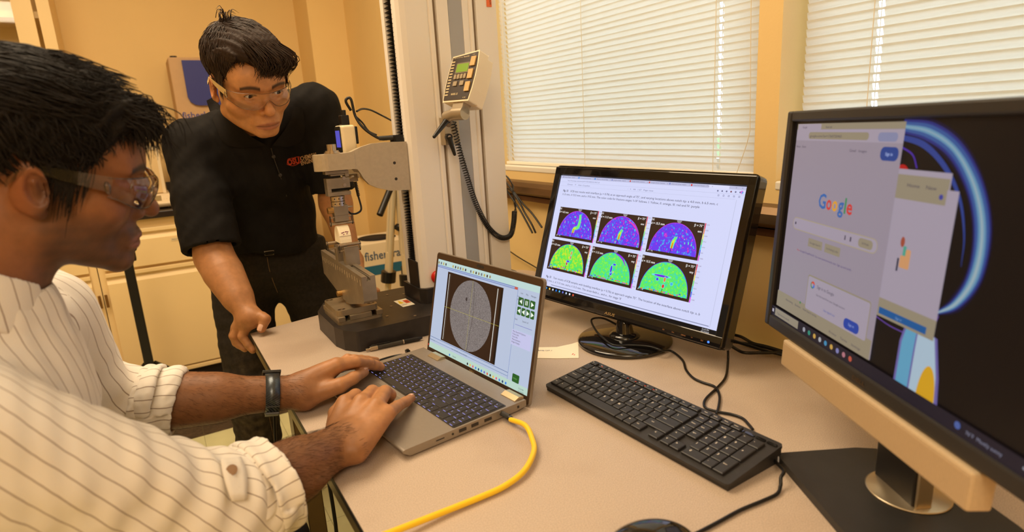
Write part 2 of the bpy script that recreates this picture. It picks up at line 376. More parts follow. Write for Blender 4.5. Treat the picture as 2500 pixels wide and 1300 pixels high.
# ------------------------------------------------------------------ furniture by the back wall
CAB = mat('cabinet_cream', (.90, .68, .34), .45, noise=.015, nscale=4); CABD = mat('dull_black', (.03, .025, .02), .8)  # CABD: plain black of the kick plates, reused for slots and small holes
YC = 3.3
def front(x0, x1, z0, z1, lip=True):   # panel with a rolled finger pull along its top
    m = MB(); y = YC
    if lip: pr = [(y+.002, z0), (y-.02, z0), (y-.02, z1-.052), (y-.008, z1-.03), (y-.008, z1-.024), (y-.024, z1-.018), (y-.024, z1), (y+.002, z1)]
    else: pr = [(y+.002, z0), (y-.02, z0), (y-.02, z1), (y+.002, z1)]
    return m.prism(pr, 'x', x0, x1)
def base_cabinet(x0, x1, doors, label):
    r = empty('base_cabinet', ((x0+x1)/2, YC+.3, 0)); tag(r, label, 'cabinet', 'cream base cabinets under the black counter')
    b = MB(); b.box(x0+.001, x1-.001, YC+.004, YB-.002, .12, H-.345); obj('body', b, CAB, r)
    obj('kick_plate', MB().box(x0+.001, x1-.001, YC+.06, YC+.075, 0, .119), CABD, r)
    obj('bottom_rail', MB().box(x0+.002, x1-.002, YC-.02, YC+.003, .122, .142), CAB, r, bevel=.003)
    for a, c in doors:
        d = obj('drawer', front(a, c, H-.562, H-.385), CAB, r, bevel=.002)
        d2 = obj('door', front(a, c, .15, H-.575), CAB, r, bevel=.002)
    for s in ((x0+.012, H-.70), (x1-.012, H-.70)):
        obj('hinge', MB().cyl((s[0], YC-.024, s[1]-.03), (s[0], YC-.024, s[1]+.03), .006, n=10), mat('hinge_metal', S(150, 115, 70), .35, .8), r)
    return r
base_cabinet(-1.25, -.272, ((-1.22, -.75), (-.745, -.302)), 'cream metal base cabinet at the far left behind the seated man')
cb2 = base_cabinet(-.270, .66, ((-.243, .205), (.21, .632)), 'cream metal base cabinet behind the standing man')
lab = MB(); lab.box(.045, .105, YC-.0215, YC-.0205, H-.462, H-.446); _L = obj('drawer_label', lab, mat('paper_cream', S(225, 205, 160), .6), cb2)
tx = MB(); add_text(tx, 'Heat Mat', .05, H-.457, .009, lambda u, v: (u, YC-.0218, v)); obj('label_text', tx, mat('ink_grey', (.12, .1, .08), .7), cb2)
ct = MB(); ct.box(-1.3, .72, YC-.035, YB-.001, H-.343, H-.312); tag(obj('countertop', ct, mat('counter_black', S(38, 28, 22), .3), bevel=.003), 'black laboratory countertop on the cream base cabinets', 'countertop')
# wall cabinet top left
wc = empty('wall_cabinet', (-.75, 3.72, H+.12)); tag(wc, 'cream wall cabinet with glass door at the top left', 'cabinet')
YW = 3.55; xr = -.249
b = MB(); b.box(-1.2, xr, YW+.001, YW+.02, H+.1, H+.13); b.box(xr-.018, xr, YW, YB-.001, H+.1, 2.6); b.box(-1.2, -1.18, YW, YB-.001, H+.1, 2.6)
b.box(-1.2, xr, YW+.02, YB-.001, H+.1, H+.12); b.box(-1.2, xr, YW, YB-.001, 2.58, 2.6); b.box(-1.18, xr-.018, YB-.02, YB-.002, H+.12, 2.58); b.box(xr-.048, xr-.018, YW, YW+.018, H+.12, 2.58)
obj('body', b, CAB, wc)
for z in (.58, .95): obj('shelf', MB().box(-1.18, xr-.018, YW+.03, YB-.02, H+z, H+z+.028), CAB, wc)
d = MB(); d.box(-.384, -.312, YW-.022, YW-.002, H+.12, 2.59); d.box(-1.19, -.384, YW-.022, YW-.002, H+.12, H+.19); d.box(-1.19, -.384, YW-.022, YW-.002, 2.52, 2.59); d.box(-1.19, -1.12, YW-.022, YW-.002, H+.19, 2.52)
dd = obj('door', d, CAB, wc); obj('glass_pane', MB().box(-1.12, -.384, YW-.014, YW-.009, H+.19, 2.52), GLASS, dd)
# tall equipment carton on the counter
KR = mat('box_grey', S(196, 160, 118), .6, noise=.03); BLUE = mat('glove_blue', S(44, 52, 130), .5)
kb = empty('equipment_carton', (.36, 3.72, H-.311)); tag(kb, 'tall grey box with a blue panel on the counter behind the standing man', 'box')
obj('body', MB().box(.185, .53, 3.6, 3.85, H-.311, H+.416), KR, kb, bevel=.006)
g = MB(); g.prism([(x, H+z) for x, z in ((.245, .4), (.245, .22), (.255, .195), (.275, .18), (.3, .176), (.42, .176), (.45, .19), (.465, .22), (.465, .4))], 'y', 3.586, 3.6); obj('front_panel', g, BLUE, kb, bevel=.002)
tx = MB(); add_text(tx, 'fisherbrand', .205, H+.115, .045, lambda u, v: (u, 3.5985, v), bold=.01); obj('lettering', tx, mat('ink_blue', S(62, 70, 140), .6), kb)
obj('top_knob', MB().cyl((.215, 3.65, H+.416), (.215, 3.65, H+.427), .016), mat('dark_plastic', (.02, .02, .02), .4), kb)
# analytical balance
BAL = mat('balance_white', S(232, 212, 176), .4); br = empty('analytical_balance', (-.02, 3.5, H-.311)); tag(br, 'white laboratory balance with a glass draft shield on the counter', 'scale')
bb = MB(); bb.prism([(3.37, H-.305), (3.355, H-.285), (3.42, H-.245), (3.72, H-.24), (3.72, H-.305)], 'x', -.11, .078); obj('base', bb, BAL, br, bevel=.008)
obj('display', MB().prism([(3.366, H-.281), (3.365, H-.279), (3.41, H-.2505), (3.411, H-.2525)], 'x', -.07, .04), mat('lcd_dull', S(150, 130, 90), .3), br)
for k in range(6): obj('foot' if k < 2 else 'key', MB().cyl((-.09+.155*k, 3.4, H-.311), (-.09+.155*k, 3.4, H-.304), .01) if k < 2 else MB().sph((.05+.012*(k % 2), 3.385+.012*(k//2-1), H-.267+.006*(k//2-1)), (.004, .003, .002), 8), mat('dark_plastic', (.02, .02, .02), .4) if k < 2 else BAL, br)
sh = MB()
for x in (-.09, .06):
    for y in (3.46, 3.70): sh.box(x-.007, x+.007, y-.007, y+.007, H-.243, H-.03)
sh.box(-.1, .07, 3.45, 3.71, H-.03, H-.012); obj('shield_frame', sh, BAL, br)
obj('shield_glass', MB().box(-.083, .053, 3.455, 3.458, H-.24, H-.03), mat('frosted_glass', S(224, 196, 146), .3), br)
ib = empty('instrument_box', (.14, 3.8, H-.311)); tag(ib, 'beige bench instrument behind the balance', 'instrument')
obj('body', MB().box(.108, .175, 3.74, 3.86, H-.311, H-.055), mat('instrument_beige', S(205, 170, 120), .5), ib, bevel=.006); obj('side_slot', MB().box(.074, .12, 3.618, 3.621, H-.29, H-.2), CABD, ib); obj('label_plate', MB().box(.112, .165, 3.737, 3.741, H-.16, H-.11), mat('plate_tan', S(160, 120, 70), .5), ib)
# black light stand
ls = empty('light_stand', (-.132, 2.95, 0)); BLK = mat('black_metal', (.012, .011, .010), .35, .3); tag(ls, 'black tripod light stand in front of the cream cabinets', 'stand')
obj('pole', MB().box(-.15, -.114, 2.932, 2.968, .05, H-.36), BLK, ls, bevel=.004)
obj('clamp', MB().box(-.155, -.098, 2.925, 2.975, H-.475, H-.44).box(-.155, -.105, 2.925, 2.975, H-.435, H-.405), BLK, ls, bevel=.004)
obj('knob', MB().cyl((-.10, 2.93, H-.42), (-.10, 2.905, H-.42), .012, n=12), BLK, ls)
for a in (20, 140, 260):
    c, s = math.cos(math.radians(a)), math.sin(math.radians(a)); obj('leg', MB().tube([(-.132+.02*c, 2.95+.02*s, .30), (-.132+.34*c, 2.95+.34*s, .012)], .011, sub=1), BLK, ls)
# glass-waste carton on the floor
WB = mat('carton_white', S(238, 222, 190), .6); gb = empty('waste_carton', (.97, 3.04, 0)); tag(gb, 'white floor carton with an oval hole and blue band behind the tripod', 'box')
x0, x1, y0, y1, zt = .845, 1.085, 2.9, 3.18, H-.55
obj('body', MB().box(x0, x1, y0, y1, .001, zt), WB, gb, bevel=.004)
obj('hole', MB().lathe([(0, 0), (.095, .0), (.1, .0012), (0, .0013)], ((x0+x1)/2+.01, 3.04, zt), 28), mat('dark_inside', (.015, .01, .008), .9), gb)
obj('blue_band', MB().box(x0-.0008, x1, y0-.0008, y1, zt-.165, zt-.115), mat('teal_band', S(30, 105, 140), .5), gb)
tx = MB(); add_text(tx, 'fisherbrand', x0+.012, zt-.085, .062, lambda u, v: (u, y0-.0012, v), bold=.012, wid=.24); obj('lettering', tx, mat('ink_slate', S(70, 95, 125), .6), gb)
# aluminium tripod
tr = empty('camera_tripod', (.9, 2.55, 0)); AL = mat('tripod_aluminium', S(222, 208, 176), .35, .35); tag(tr, 'folded silver aluminium tripod standing behind the testing machine', 'tripod')
def seg(name, a, b, r, m, par=tr, n=10): return obj(name, MB().cyl(Z(a), Z(b), r, n=n), m, par)
top = (.93, 2.55, -.02)
for a, b in (((.925, 2.56, -.2), (.805, 2.66, -1.22)), ((.945, 2.53, -.2), (.875, 2.42, -1.22)), ((.96, 2.57, -.2), (1.0, 2.7, -1.22))):
    a = np.array(a); b = np.array(b); m1 = a+(b-a)*.44; u, w = frame(b-a)
    lg = obj('leg', MB().cyl(Z(a+u*.017), Z(m1+u*.017), .0125, n=12).cyl(Z(a-u*.017), Z(m1-u*.017), .0125, n=12).cyl(Z(m1-(b-a)*.1), Z(b), .014, n=12), AL, tr)
    obj('leg_lock', MB().cyl(Z(m1-(b-a)*.015), Z(m1+(b-a)*.035), .034, n=10), BLK, lg)
seg('centre_column', (.94, 2.555, -.1), (.93, 2.555, -.55), .011, AL); obj('spider', MB().sph(Z((.935, 2.555, -.43)), (.03, .03, .02), 10), BLK, tr)
obj('shoulder', MB().cyl(Z((.94, 2.555, -.22)), Z((.94, 2.555, -.14)), .035, n=16), BLK, tr)
seg('pan_handle', (.93, 2.5, -.17), (.80, 2.42, -.345), .014, BLK); obj('head_block', MB().box(.915, .965, 2.53, 2.58, H-.14, H-.09), BLK, tr, bevel=.005)
# ------------------------------------------------------------------ pixel -> point helpers (rays of the photo met with real planes)
def _ray(x, y): return _m.T @ np.array([(x-1250)/1463.56, (650-y)/1463.56, 1.])
def atX(x, y, X): d = _ray(x, y); return d*(X/d[0])
def atY(x, y, Y): d = _ray(x, y); return d*(Y/d[1])
def atZ(x, y, z): d = _ray(x, y); return d*(z/d[2])
def atT(x, y, t): return _ray(x, y)*t
def RL(): m = MB(); m.M = Matrix.Translation((0, 0, H)); return m     # builder for camera-height-relative coordinates
D = -.49                                                              # desk top, relative
# ------------------------------------------------------------------ desk
LAM = bpy.data.materials.new('desk_laminate'); LAM.use_nodes = True
def _lam():
    nt = LAM.node_tree; b = nt.nodes['Principled BSDF']; tc = nt.nodes.new('ShaderNodeTexCoord')
    n = nt.nodes.new('ShaderNodeTexNoise'); n.inputs['Scale'].default_value = 800; n.inputs['Detail'].default_value = 3; nt.links.new(tc.outputs['Object'], n.inputs[0])
    r = nt.nodes.new('ShaderNodeValToRGB'); e = r.color_ramp.elements; e[0].position = .34; e[0].color = (.39, .30, .225, 1); e[1].position = .62; e[1].color = (.63, .50, .39, 1); nt.links.new(n.outputs[0], r.inputs[0])
    k = nt.nodes.new('ShaderNodeTexNoise'); k.inputs['Scale'].default_value = 5; k.inputs['Detail'].default_value = 4; nt.links.new(tc.outputs['Object'], k.inputs[0])
    q = nt.nodes.new('ShaderNodeValToRGB'); q.color_ramp.elements[0].position = .3; q.color_ramp.elements[0].color = (.86, .84, .83, 1); q.color_ramp.elements[1].position = .5; nt.links.new(k.outputs[0], q.inputs[0])
    mx = nt.nodes.new('ShaderNodeMix'); mx.data_type = 'RGBA'; mx.blend_type = 'MULTIPLY'; mx.inputs[0].default_value = 1; nt.links.new(r.outputs[0], mx.inputs[6]); nt.links.new(q.outputs[0], mx.inputs[7]); nt.links.new(mx.outputs[2], b.inputs['Base Color'])
    b.inputs['Roughness'].default_value = .42; bp = nt.nodes.new('ShaderNodeBump'); bp.inputs['Strength'].default_value = .12; bp.inputs['Distance'].default_value = .0004; nt.links.new(n.outputs[0], bp.inputs['Height']); nt.links.new(bp.outputs[0], b.inputs['Normal'])
_lam()
desk = empty('desk', (.6, .7, 0)); tag(desk, 'grey-beige laminate desk with black edging and khaki metal frame', 'desk')
def deskpoly(e=0):
    p = [(.157-e, -.25), (1.056, -.25)]
    for k in range(7):
        a = math.radians(90*k/6); p.append((.956+.1*math.cos(a), 1.625+.1*math.sin(a)))
    p += [(.56, 1.683), (.345, 1.652), (.157-e, 1.612)]; return p
obj('worktop', RL().prism(deskpoly(), 'z', D-.0014, D), LAM, desk)
obj('edge_band', RL().prism(deskpoly(.0006), 'z', D-.012, D-.0015), mat('edge_black', (.012, .010, .008), .5), desk)
KH = mat('frame_khaki', S(150, 136, 92), .35, .55)
f = RL(); f.box(.160, .186, -.2, 1.60, D-.045, D-.0125).box(.186, 1.04, 1.56, 1.59, D-.045, D-.0125).box(1.015, 1.04, -.2, 1.56, D-.045, D-.0125); obj('frame', f, KH, desk, bevel=.002)
for x, y in ((.166, 1.185), (.166, -.15), (1.0, 1.3), (1.0, -.15)):
    lg = obj('leg', RL().box(x, x+.036, y, y+.045, -H+.012, D-.046), mat('leg_bronze', S(112, 92, 62), .3, .7), desk, bevel=.002)
    obj('foot', RL().cyl((x+.018, y+.02, -H), (x+.018, y+.02, -H+.012), .016), BLK, lg)
obj('leg_cable', RL().tube([(.21, 1.17, D-.06), (.215, 1.16, -.8), (.205, 1.165, -1.1), (.25, 1.15, -1.235)], .004), BLK, desk)
# ------------------------------------------------------------------ testing machine
MW = mat('machine_white', (.86, .80, .72), .38); MG = mat('machine_groove', S(140, 122, 100), .5); MS = mat('machine_grey', S(165, 165, 166), .45)
MBK = mat('machine_black', (.018, .014, .012), .42, noise=.3, nscale=40); BEL = mat('bellows_black', (.012, .010, .009), .55)
STEEL = mat('brushed_steel', S(186, 172, 152), .28, .9, noise=.08, nscale=60, stretch=(1, 1, .1)); STEELD = mat('tool_steel', S(150, 138, 120), .36, .6, noise=.12, nscale=25)
CAST = mat('arm_cast_grey', S(188, 172, 146), .42, .35, noise=.04, nscale=120)
mc = empty('testing_machine', (.5, 1.44, H+D)); tag(mc, 'tall white single column testing machine with steel grips and black base on the desk', 'testing machine')
bz = RL(); bz.prism([(.312, 1.365), (.322, 1.325), (.345, 1.292), (.84, 1.292), (.84, 1.59), (.345, 1.59), (.312, 1.518)], 'z', D+.0005, -.441); obj('base', bz, MBK, mc, bevel=.004)
for p in ((945, 772, ), (1002, 720), (945, 720), (985, 718), (1013, 771), (955, 748)): q = atZ(p[0], p[1], -.44); obj('screw', RL().cyl((q[0], q[1], -.4408), (q[0], q[1], -.4398), .0035, n=10), mat('screw_dull', S(150, 130, 105), .4, .6), mc)
# warning label
q = [atZ(*p, -.44) for p in ((961, 736), (990, 729), (1013, 743), (984, 750))]
wl = empty('tmp', (0, 0, 0)); bpy.data.objects.remove(wl)
lb = RL(); lb.prism([(p[0], p[1]) for p in (q[3], q[2], q[1], q[0])], 'z', -.4408, -.4400)
def lbl(u, v): p = q[3]+(q[2]-q[3])*u+(q[0]-q[3])*v; return (p[0], p[1], -.4396)
lb.add([lbl(.08, .45), lbl(.48, .45), lbl(.28, .95)], [(0, 1, 2)], 1); lb.add([lbl(.58, .35), lbl(.97, .35), lbl(.97, .8), lbl(.58, .8)], [(0, 1, 2, 3)], 2)
_o = lb.M; add_text(lb, 'CAUTION', .08, .18, .16, lambda u, v: lbl(u, v), 3, wid=.42); add_text(lb, 'WARNING', .6, .5, .14, lambda u, v: lbl(u, v)[:2]+(-.4393,), 3, wid=.34); add_text(lb, '!', .25, .52, .3, lambda u, v: lbl(u, v)[:2]+(-.4393,), 3)
obj('warning_label', lb, [mat('label_white', S(235, 225, 200), .5), mat('label_yellow', S(240, 205, 40), .5), mat('label_red', S(215, 80, 40), .5), mat('label_ink', (.03, .02, .02), .6)], mc)
# column
ZT_, ZB_ = .58, -.403
col = [(.553, 1.428), (.551, 1.415), (.5535, 1.405), (.561, 1.398), (.574, 1.395), (.59, 1.395)]
def groove(a, b, d): return [(a, 1.395), (a+.001, 1.395+d), (b-.001, 1.395+d), (b, 1.395)]
col += [(.628, 1.395), (.632, 1.398), (.636, 1.395)]+groove(.6445, .6545, .011)+groove(.6845, .723, .003)+[(.737, 1.395), (.741, 1.398), (.745, 1.395)]+groove(.7515, .7615, .011)
col += [(.819, 1.395), (.819, 1.50), (.553, 1.50), (.551, 1.488), (.551, 1.474), (.566, 1.472), (.566, 1.43)]
cl = obj('column', RL().prism(col, 'z', ZB_, ZT_), MW, mc)
obj('grey_stripe', RL().box(.6855, .722, 1.3955, 1.398, ZB_, ZT_), MS, cl)
for a, b in ((.6455, .6535), (.7525, .7605)): obj('groove_strip', RL().box(a, b, 1.4035, 1.4055, ZB_, ZT_), MG, cl)  # darker strip along the bottom of each groove
obj('column_foot', RL().prism([(.545, 1.40), (.56, 1.385), (.83, 1.385), (.83, 1.51), (.545, 1.51)], 'z', -.441, ZB_+.001).box(.549, .5655, 1.41, 1.4725, ZB_, -.333), MBK, mc, bevel=.002)
os_ = RL(); os_.box(.792, .806, 1.3935, 1.3945, .283, .312); st = obj('orange_sticker', os_, mat('sticker_orange', S(232, 110, 50), .5), mc)
tx = RL(); add_text(tx, 'NTB', .805, .289, .007, lambda u, v: (u, 1.3932, v), ang=math.radians(90)); obj('sticker_text', tx, mat('label_ink', (.03, .02, .02), .6), st)
def bellows(z0, z1, p0, p1):
    m = RL(); z = z0; L = []; k = 0
    while z < z1: L.append((.5515 if k % 2 == 0 else .5635, z)); z += (p0+(p1-p0)*(z-z0)/(z1-z0))/2; k += 1
    v = []; 
    for x, zz in L: v += [(x, 1.4125 if x < .555 else 1.418, zz), (x, 1.4715 if x < .555 else 1.466, zz)]
    m.add(v, [(2*i, 2*i+1, 2*i+3, 2*i+2) for i in range(len(L)-1)]); m.box(.5645, .5655, 1.43, 1.472, z0, z1); return obj('bellows', m, BEL, mc)
bellows(-.03, ZT_, .0072, .0135); bellows(-.333, -.147, .0045, .009)
# crosshead arm
top = [(.551, -.031), (.5, -.029), (.464, -.030), (.438, -.036), (.412, -.046), (.385, -.048)]
bot = [(.385, -.085), (.413, -.085), (.423, -.087), (.429, -.096), (.435, -.109), (.448, -.125), (.467, -.135), (.498, -.145), (.549, -.148)]
arm = RL(); arm.prism((top+bot)[::-1], 'y', 1.405, 1.418); arm.prism(([(x, z-.004) for x, z in top]+[(x, z+.02 if x > .43 else z) for x, z in bot])[::-1], 'y', 1.418, 1.455)
pl = [(.42, 1.457)]+[(.357+.027*math.cos(math.radians(90+180*k/12)), 1.43+.027*math.sin(math.radians(90+180*k/12))) for k in range(13)]+[(.42, 1.403)]
arm.prism(pl, 'z', -.085, -.0475); ar = obj('crosshead_arm', arm, CAST, mc, bevel=.0015)
for p in ((963, 398), (967, 437)): q = atY(p[0], p[1], 1.405); obj('screw_hole', RL().cyl((q[0], 1.4052, q[2]), (q[0], 1.4042, q[2]), .0035, n=14), CABD, ar)
AX, AY = .375, 1.43
g = RL(); g.cyl((AX, AY, -.047), (AX, AY, -.044), .018).cyl((AX, AY, -.044), (AX, AY, -.0405), .0155).cyl((AX, AY, -.0405), (AX, AY, -.026), .0105).cyl((AX, AY, -.0405), (AX, AY, -.0405), .001)
obj('cap_bolt', g, STEEL, mc, bevel=.0008)
# load cell with two slots
x0, x1 = .351, .405; lcy0, lcy1 = 1.417, 1.443
lc = RL(); lc.box(x0, x1, lcy0, lcy1, -.094, -.0865).box(x1-.009, x1, lcy0, lcy1, -.102, -.094).box(x0, x1, lcy0, lcy1, -.1275, -.1035).box(x0, x0+.009, lcy0, lcy1, -.1355, -.1275).box(x0, x1, lcy0, lcy1, -.1445, -.1355).box(x0+.012, x1-.002, lcy0+.004, lcy1, -.0985, -.0945)
l_ = obj('load_cell', lc, STEELD, mc, bevel=.0007)
for p in ((839, 435), (841, 452)): q = atY(p[0], p[1], lcy0); obj('screw', RL().cyl((q[0], lcy0+.001, q[2]), (q[0], lcy0-.0025, q[2]), .0042, n=14), STEEL, l_)
for z in (-.1465, -.1585):
    n_ = obj('lock_nut', RL().cyl((AX, AY, z-.0105), (AX, AY, z), .0165, n=24), STEEL, mc, bevel=.001)
    for a in (-130, -95, -60): c, s = math.cos(math.radians(a)), math.sin(math.radians(a)); obj('pin_hole', RL().cyl((AX+.0162*c, AY+.0162*s, z-.005), (AX+.0169*c, AY+.0169*s, z-.005), .0016, n=8), CABD, n_)
obj('stem', RL().cyl((AX, AY, -.172), (AX, AY, -.144), .009), STEELD, mc)
ug = RL(); ug.box(.360, .394, 1.418, 1.442, -.191, -.1675).prism([(.361, -.191), (.393, -.191), (.393, -.206), (.36, -.206)][::-1], 'y', 1.42, 1.44); obj('upper_grip', ug, STEELD, mc, bevel=.001)
ug = RL(); ug.cyl((.347, 1.426, -.178), (.360, 1.426, -.178), .0075, n=14); obj('thumb_screw', ug, mat('brass_screw', S(190, 150, 90), .3, .9), mc)
obj('thumb_screw', RL().cyl((.394, 1.43, -.174), (.408, 1.43, -.174), .0032, .0018, n=10), STEEL, mc)
RUB = mat('rubber_band_black', (.015, .012, .01), .5)
def roller(y, z, x0, x1, zp, name='roller', r=.0038):
    o = obj(name, RL().cyl((x0, y, z), (x1, y, z), r, n=14), STEEL, mc)
    obj('pin', RL().cyl((x0+.002, y, zp), (x1-.002, y, zp), .0022, n=10), STEEL, o)
    for x in (x0+.0025, x1-.0025): obj('rubber_band', RL().tube([(x, y-.0048, (z+zp)/2), (x, y-.004, z-.002), (x, y, z-.0055 if z < zp else z+.0055), (x, y+.0045, z), (x, y+.004, zp), (x, y, zp+.004 if z < zp else zp-.004), (x, y-.004, zp), (x, y-.0048, (z+zp)/2)], .0009, n=6, sub=3), RUB, o)
roller(1.43, -.2105, .349, .406, -.196)
# lower flexure beam, sample support anvils
bm = RL(); bw0, bw1 = .3605, .3915
side = [(1.262, -.310), (1.608, -.3015), (1.608, -.365), (1.50, -.387), (1.44, -.4), (1.385, -.4), (1.268, -.372), (1.262, -.366)]
bm.prism(side, 'x', bw0, bw0+.0115).prism(side, 'x', bw1-.0115, bw1).prism([(y, z-.011 if z > -.32 else z) for y, z in side], 'x', bw0+.0115, bw1-.0115)
bm.box(bw0+.0115, bw0+.0135, 1.262, 1.6, -.316, -.312).box(bw1-.0135, bw1-.0115, 1.262, 1.6, -.316, -.312)
bo = obj('lower_beam', bm, STEELD, mc, bevel=.0006)
tk = RL()
for k in range(17): y = 1.275+.02*k; tk.box(bw0-.0003, bw0, y, y+.0007, -.328-(.004 if k % 5 == 0 else 0)+.0002*(k-8)*.3, -.318+.0002*(k-8)*.3)
obj('scale_marks', tk, mat('engraved', S(225, 205, 165), .5), bo)
for y, x0_, x1_ in ((1.402, .366, .400), (1.452, .360, .386)):
    an = RL(); an.box(x0_, x1_, y-.010, y+.010, -.3105, -.266).box(x0_, x1_, y-.0105, y-.003, -.266, -.2635); obj('support_anvil', an, STEELD, mc, bevel=.0007)
roller(1.402, -.2595, .354, .409, -.273); roller(1.452, -.2595, .340, .39, -.273)
obj('beam_bolt', RL().cyl((.349, 1.447, -.386), (.3605, 1.447, -.386), .0072, n=14), mat('brass_screw', S(190, 150, 90), .3, .9), mc)
sm = RL(); sm.cyl((AX, 1.43, -.408), (AX, 1.43, -.399), .012, n=16).cyl((AX-.004, 1.42, -.412), (AX-.004, 1.42, -.396), .006, n=12).box(.372, .384, 1.40, 1.44, -.402, -.396); obj('centre_post', sm, STEEL, mc)
# base plates
P4_ = mat('plate_worn', S(158, 142, 116), .34, .65, noise=.22, nscale=14)
bp = RL(); bp.prism(rrpoly(.1, .125, .012, (.375, 1.432)), 'z', -.4215, -.408); bpo = obj('fixture_plate', bp, P4_, mc, bevel=.001)
for dx, dy in ((-.038, .052), (-.036, -.05), (.037, -.045), (.037, .05)):
    obj('bolt_slot', RL().prism(rrpoly(.018, .009, .0044, (AX+dx, 1.432+dy)), 'z', -.4082, -.4077), mat('slot_dark', S(70, 55, 40), .4, .6), bpo)
    obj('bolt', RL().cyl((AX+dx, 1.432+dy, -.4078), (AX+dx, 1.432+dy, -.4066), .004, n=10), STEEL, bpo)
lp = RL(); lp.prism(rrpoly(.108, .14, .01, (.378, 1.432)), 'z', -.441, -.434)
for a, b in ((.324, .341), (.352, .405), (.416, .432)): lp.box(a, b, 1.362, 1.502, -.434, -.4218)
obj('slotted_plate', lp, P4_, mc, bevel=.001)
# red emergency stop
obj('stop_button', RL().sph((.592, 1.388, -.376), (.016, .012, .017), 18).cyl((.592, 1.40, -.376), (.592, 1.388, -.376), .010), mat('stop_red', S(205, 30, 18), .3), mc)
# force indicator behind the arm
IW = mat('indicator_white', S(236, 218, 180), .4); fi = obj('force_indicator', RL().box(.415, .449, 1.47, 1.535, -.113, .016), IW, mc, bevel=.006, seg=3)
obj('bezel', RL().prism([(y, z) for y, z in rrpoly(.046, .062, .005, (1.503, -.017))], 'x', .4135, .4152), mat('dark_plastic', (.02, .02, .02), .4), fi)
obj('display', RL().box(.4128, .4136, 1.486, 1.52, -.036, .004), emat(98, 92, 210, .8), fi); obj('display', RL().box(.4128, .4136, 1.49, 1.516, -.105, -.086), emat(120, 105, 80, .5), fi)
obj('plug', RL().box(.423, .443, 1.49, 1.515, .016, .04).cyl((.433, 1.50, .04), (.433, 1.50, .052), .006), BLK, fi, bevel=.002); obj('side_port', RL().box(.4485, .4575, 1.48, 1.53, -.03, .012), BLK, fi, bevel=.002)
def cable(name, pts, r=.0028, par=mc, m=None, n=8): return obj(name, RL().tube(pts, r, n=n), m or BLK, par)
cable('signal_cable', [atY(857, 270, 1.5), atY(845, 250, 1.5), atY(847, 241, 1.5), atY(857, 243, 1.495), atY(868, 285, 1.49), atY(890, 315, 1.47), atY(925, 338, 1.455), atY(945, 340, 1.45)], .0034)
cable('signal_cable', [atY(871, 272, 1.5), atY(885, 266, 1.52), atY(905, 269, 1.55), atY(930, 281, 1.58), atY(955, 294, 1.62)], .0025); cable('signal_cable', [atY(867, 283, 1.5), atY(885, 300, 1.5), atY(900, 320, 1.49), atY(920, 330, 1.48)], .0022)
obj('cable_plug', RL().cyl(atY(925, 338, 1.452), atY(965, 336, 1.44), .0055, .0065, n=10).box(.53, .5495, 1.42, 1.46, -.0305, -.014), BLK, mc)
# load cell cable with strain relief
bx = RL(); bx.box(.412, .437, 1.455, 1.48, -.118, -.1); obj('connector_box', bx, STEELD, mc, bevel=.001)
sr = RL(); a = np.array([.432, 1.467, -.12]); 
for k in range(9): sr.cyl(a-np.array([-.0006*k, 0, .004*k]), a-np.array([-.0006*k, 0, .004*k+.0024]), .0052-.0002*k, n=12)
sr.cyl(a, a-np.array([-.0036, 0, .036]), .003); obj('strain_relief', sr, BLK, mc)
cable('load_cell_cable', [a-np.array([-.004, 0, .036]), atY(882, 510, 1.46), atY(872, 521, 1.455), atY(858, 522, 1.45), atY(848, 515, 1.445)], .0024); obj('side_pin', RL().cyl((.402, 1.43, -.106), (.425, 1.455, -.106), .004, n=10), STEEL, mc)
# control pad on its bracket
k_ = .87; q0 = np.array([.757, 1.494, .125])*k_; RY, RT = math.radians(-72.356), math.radians(-23.661)
PM = Matrix.Translation((q0[0], q0[1], q0[2]+H)) @ Matrix.Rotation(RY, 4, 'Z') @ Matrix.Rotation(RT, 4, 'X')
def PB(): m = MB(); m.M = PM; return m
tr_ = [(-.0435, .054), (-.046, .02), (-.0475, -.02), (-.044, -.0595), (.0415, -.0605), (.046, -.03), (.0475, .0), (.047, .03), (.0425, .0615)]
def sc(p, s, dz=0): return [(x*s, z*s+dz) for x, z in p]
pd = PB(); pd.prism(tr_[::-1], 'y', 0, .03); pd.prism(sc(tr_, .95, -.004)[::-1], 'y', .03, .05); pad = obj('control_pad', pd, mat('pad_cream', S(240, 222, 188), .42), mc, bevel=.003)
obj('face_plate', PB().prism(sc(tr_, .93)[::-1], 'y', -.0012, .0002), mat('face_brown', S(52, 38, 26), .45), pad)
obj('lcd_bezel', PB().rrect(.044, .026, .003, 'y', -.0022, -.001, (.0, .0215)), mat('lcd_rim', S(120, 105, 85), .4), pad); obj('lcd', PB().rrect(.038, .020, .002, 'y', -.0028, -.002, (0, .0215)), emat(168, 190, 40, .75), pad)
KEY = mat('pad_key_tan', S(205, 168, 105), .5); KEY2 = mat('pad_key_grey', S(160, 142, 112), .5)
for k in range(4): obj('key', PB().rrect(.0078, .0115, .0015, 'y', -.0034, -.001, (-.0175+.0105*k, .0005)), KEY2, pad)
for x in (-.013, .009): obj('key', PB().rrect(.0125, .011, .0015, 'y', -.0034, -.001, (x, -.0165)), KEY2, pad)
for k in range(3): obj('key', PB().rrect(.0150, .0225, .001, 'y', -.0042, -.001, (.0315-.0005*k, .0345-.0305*k)), KEY, pad)
bars = PB()
for k in range(12): bars.box(-.040, -.030, -.0018, -.0012, .0375-.0074*k, .0405-.0074*k)
add_text(bars, 'Digital Control Panel', -.037, .0475, .0042, lambda u, v: (u, -.0016, v), wid=.030); add_text(bars, 'Model ES30', -.004, .0475, .0045, lambda u, v: (u, -.0016, v), bold=.02, wid=.018); add_text(bars, 'POWER', .024, .0505, .003, lambda u, v: (u, -.0016, v), wid=.008)
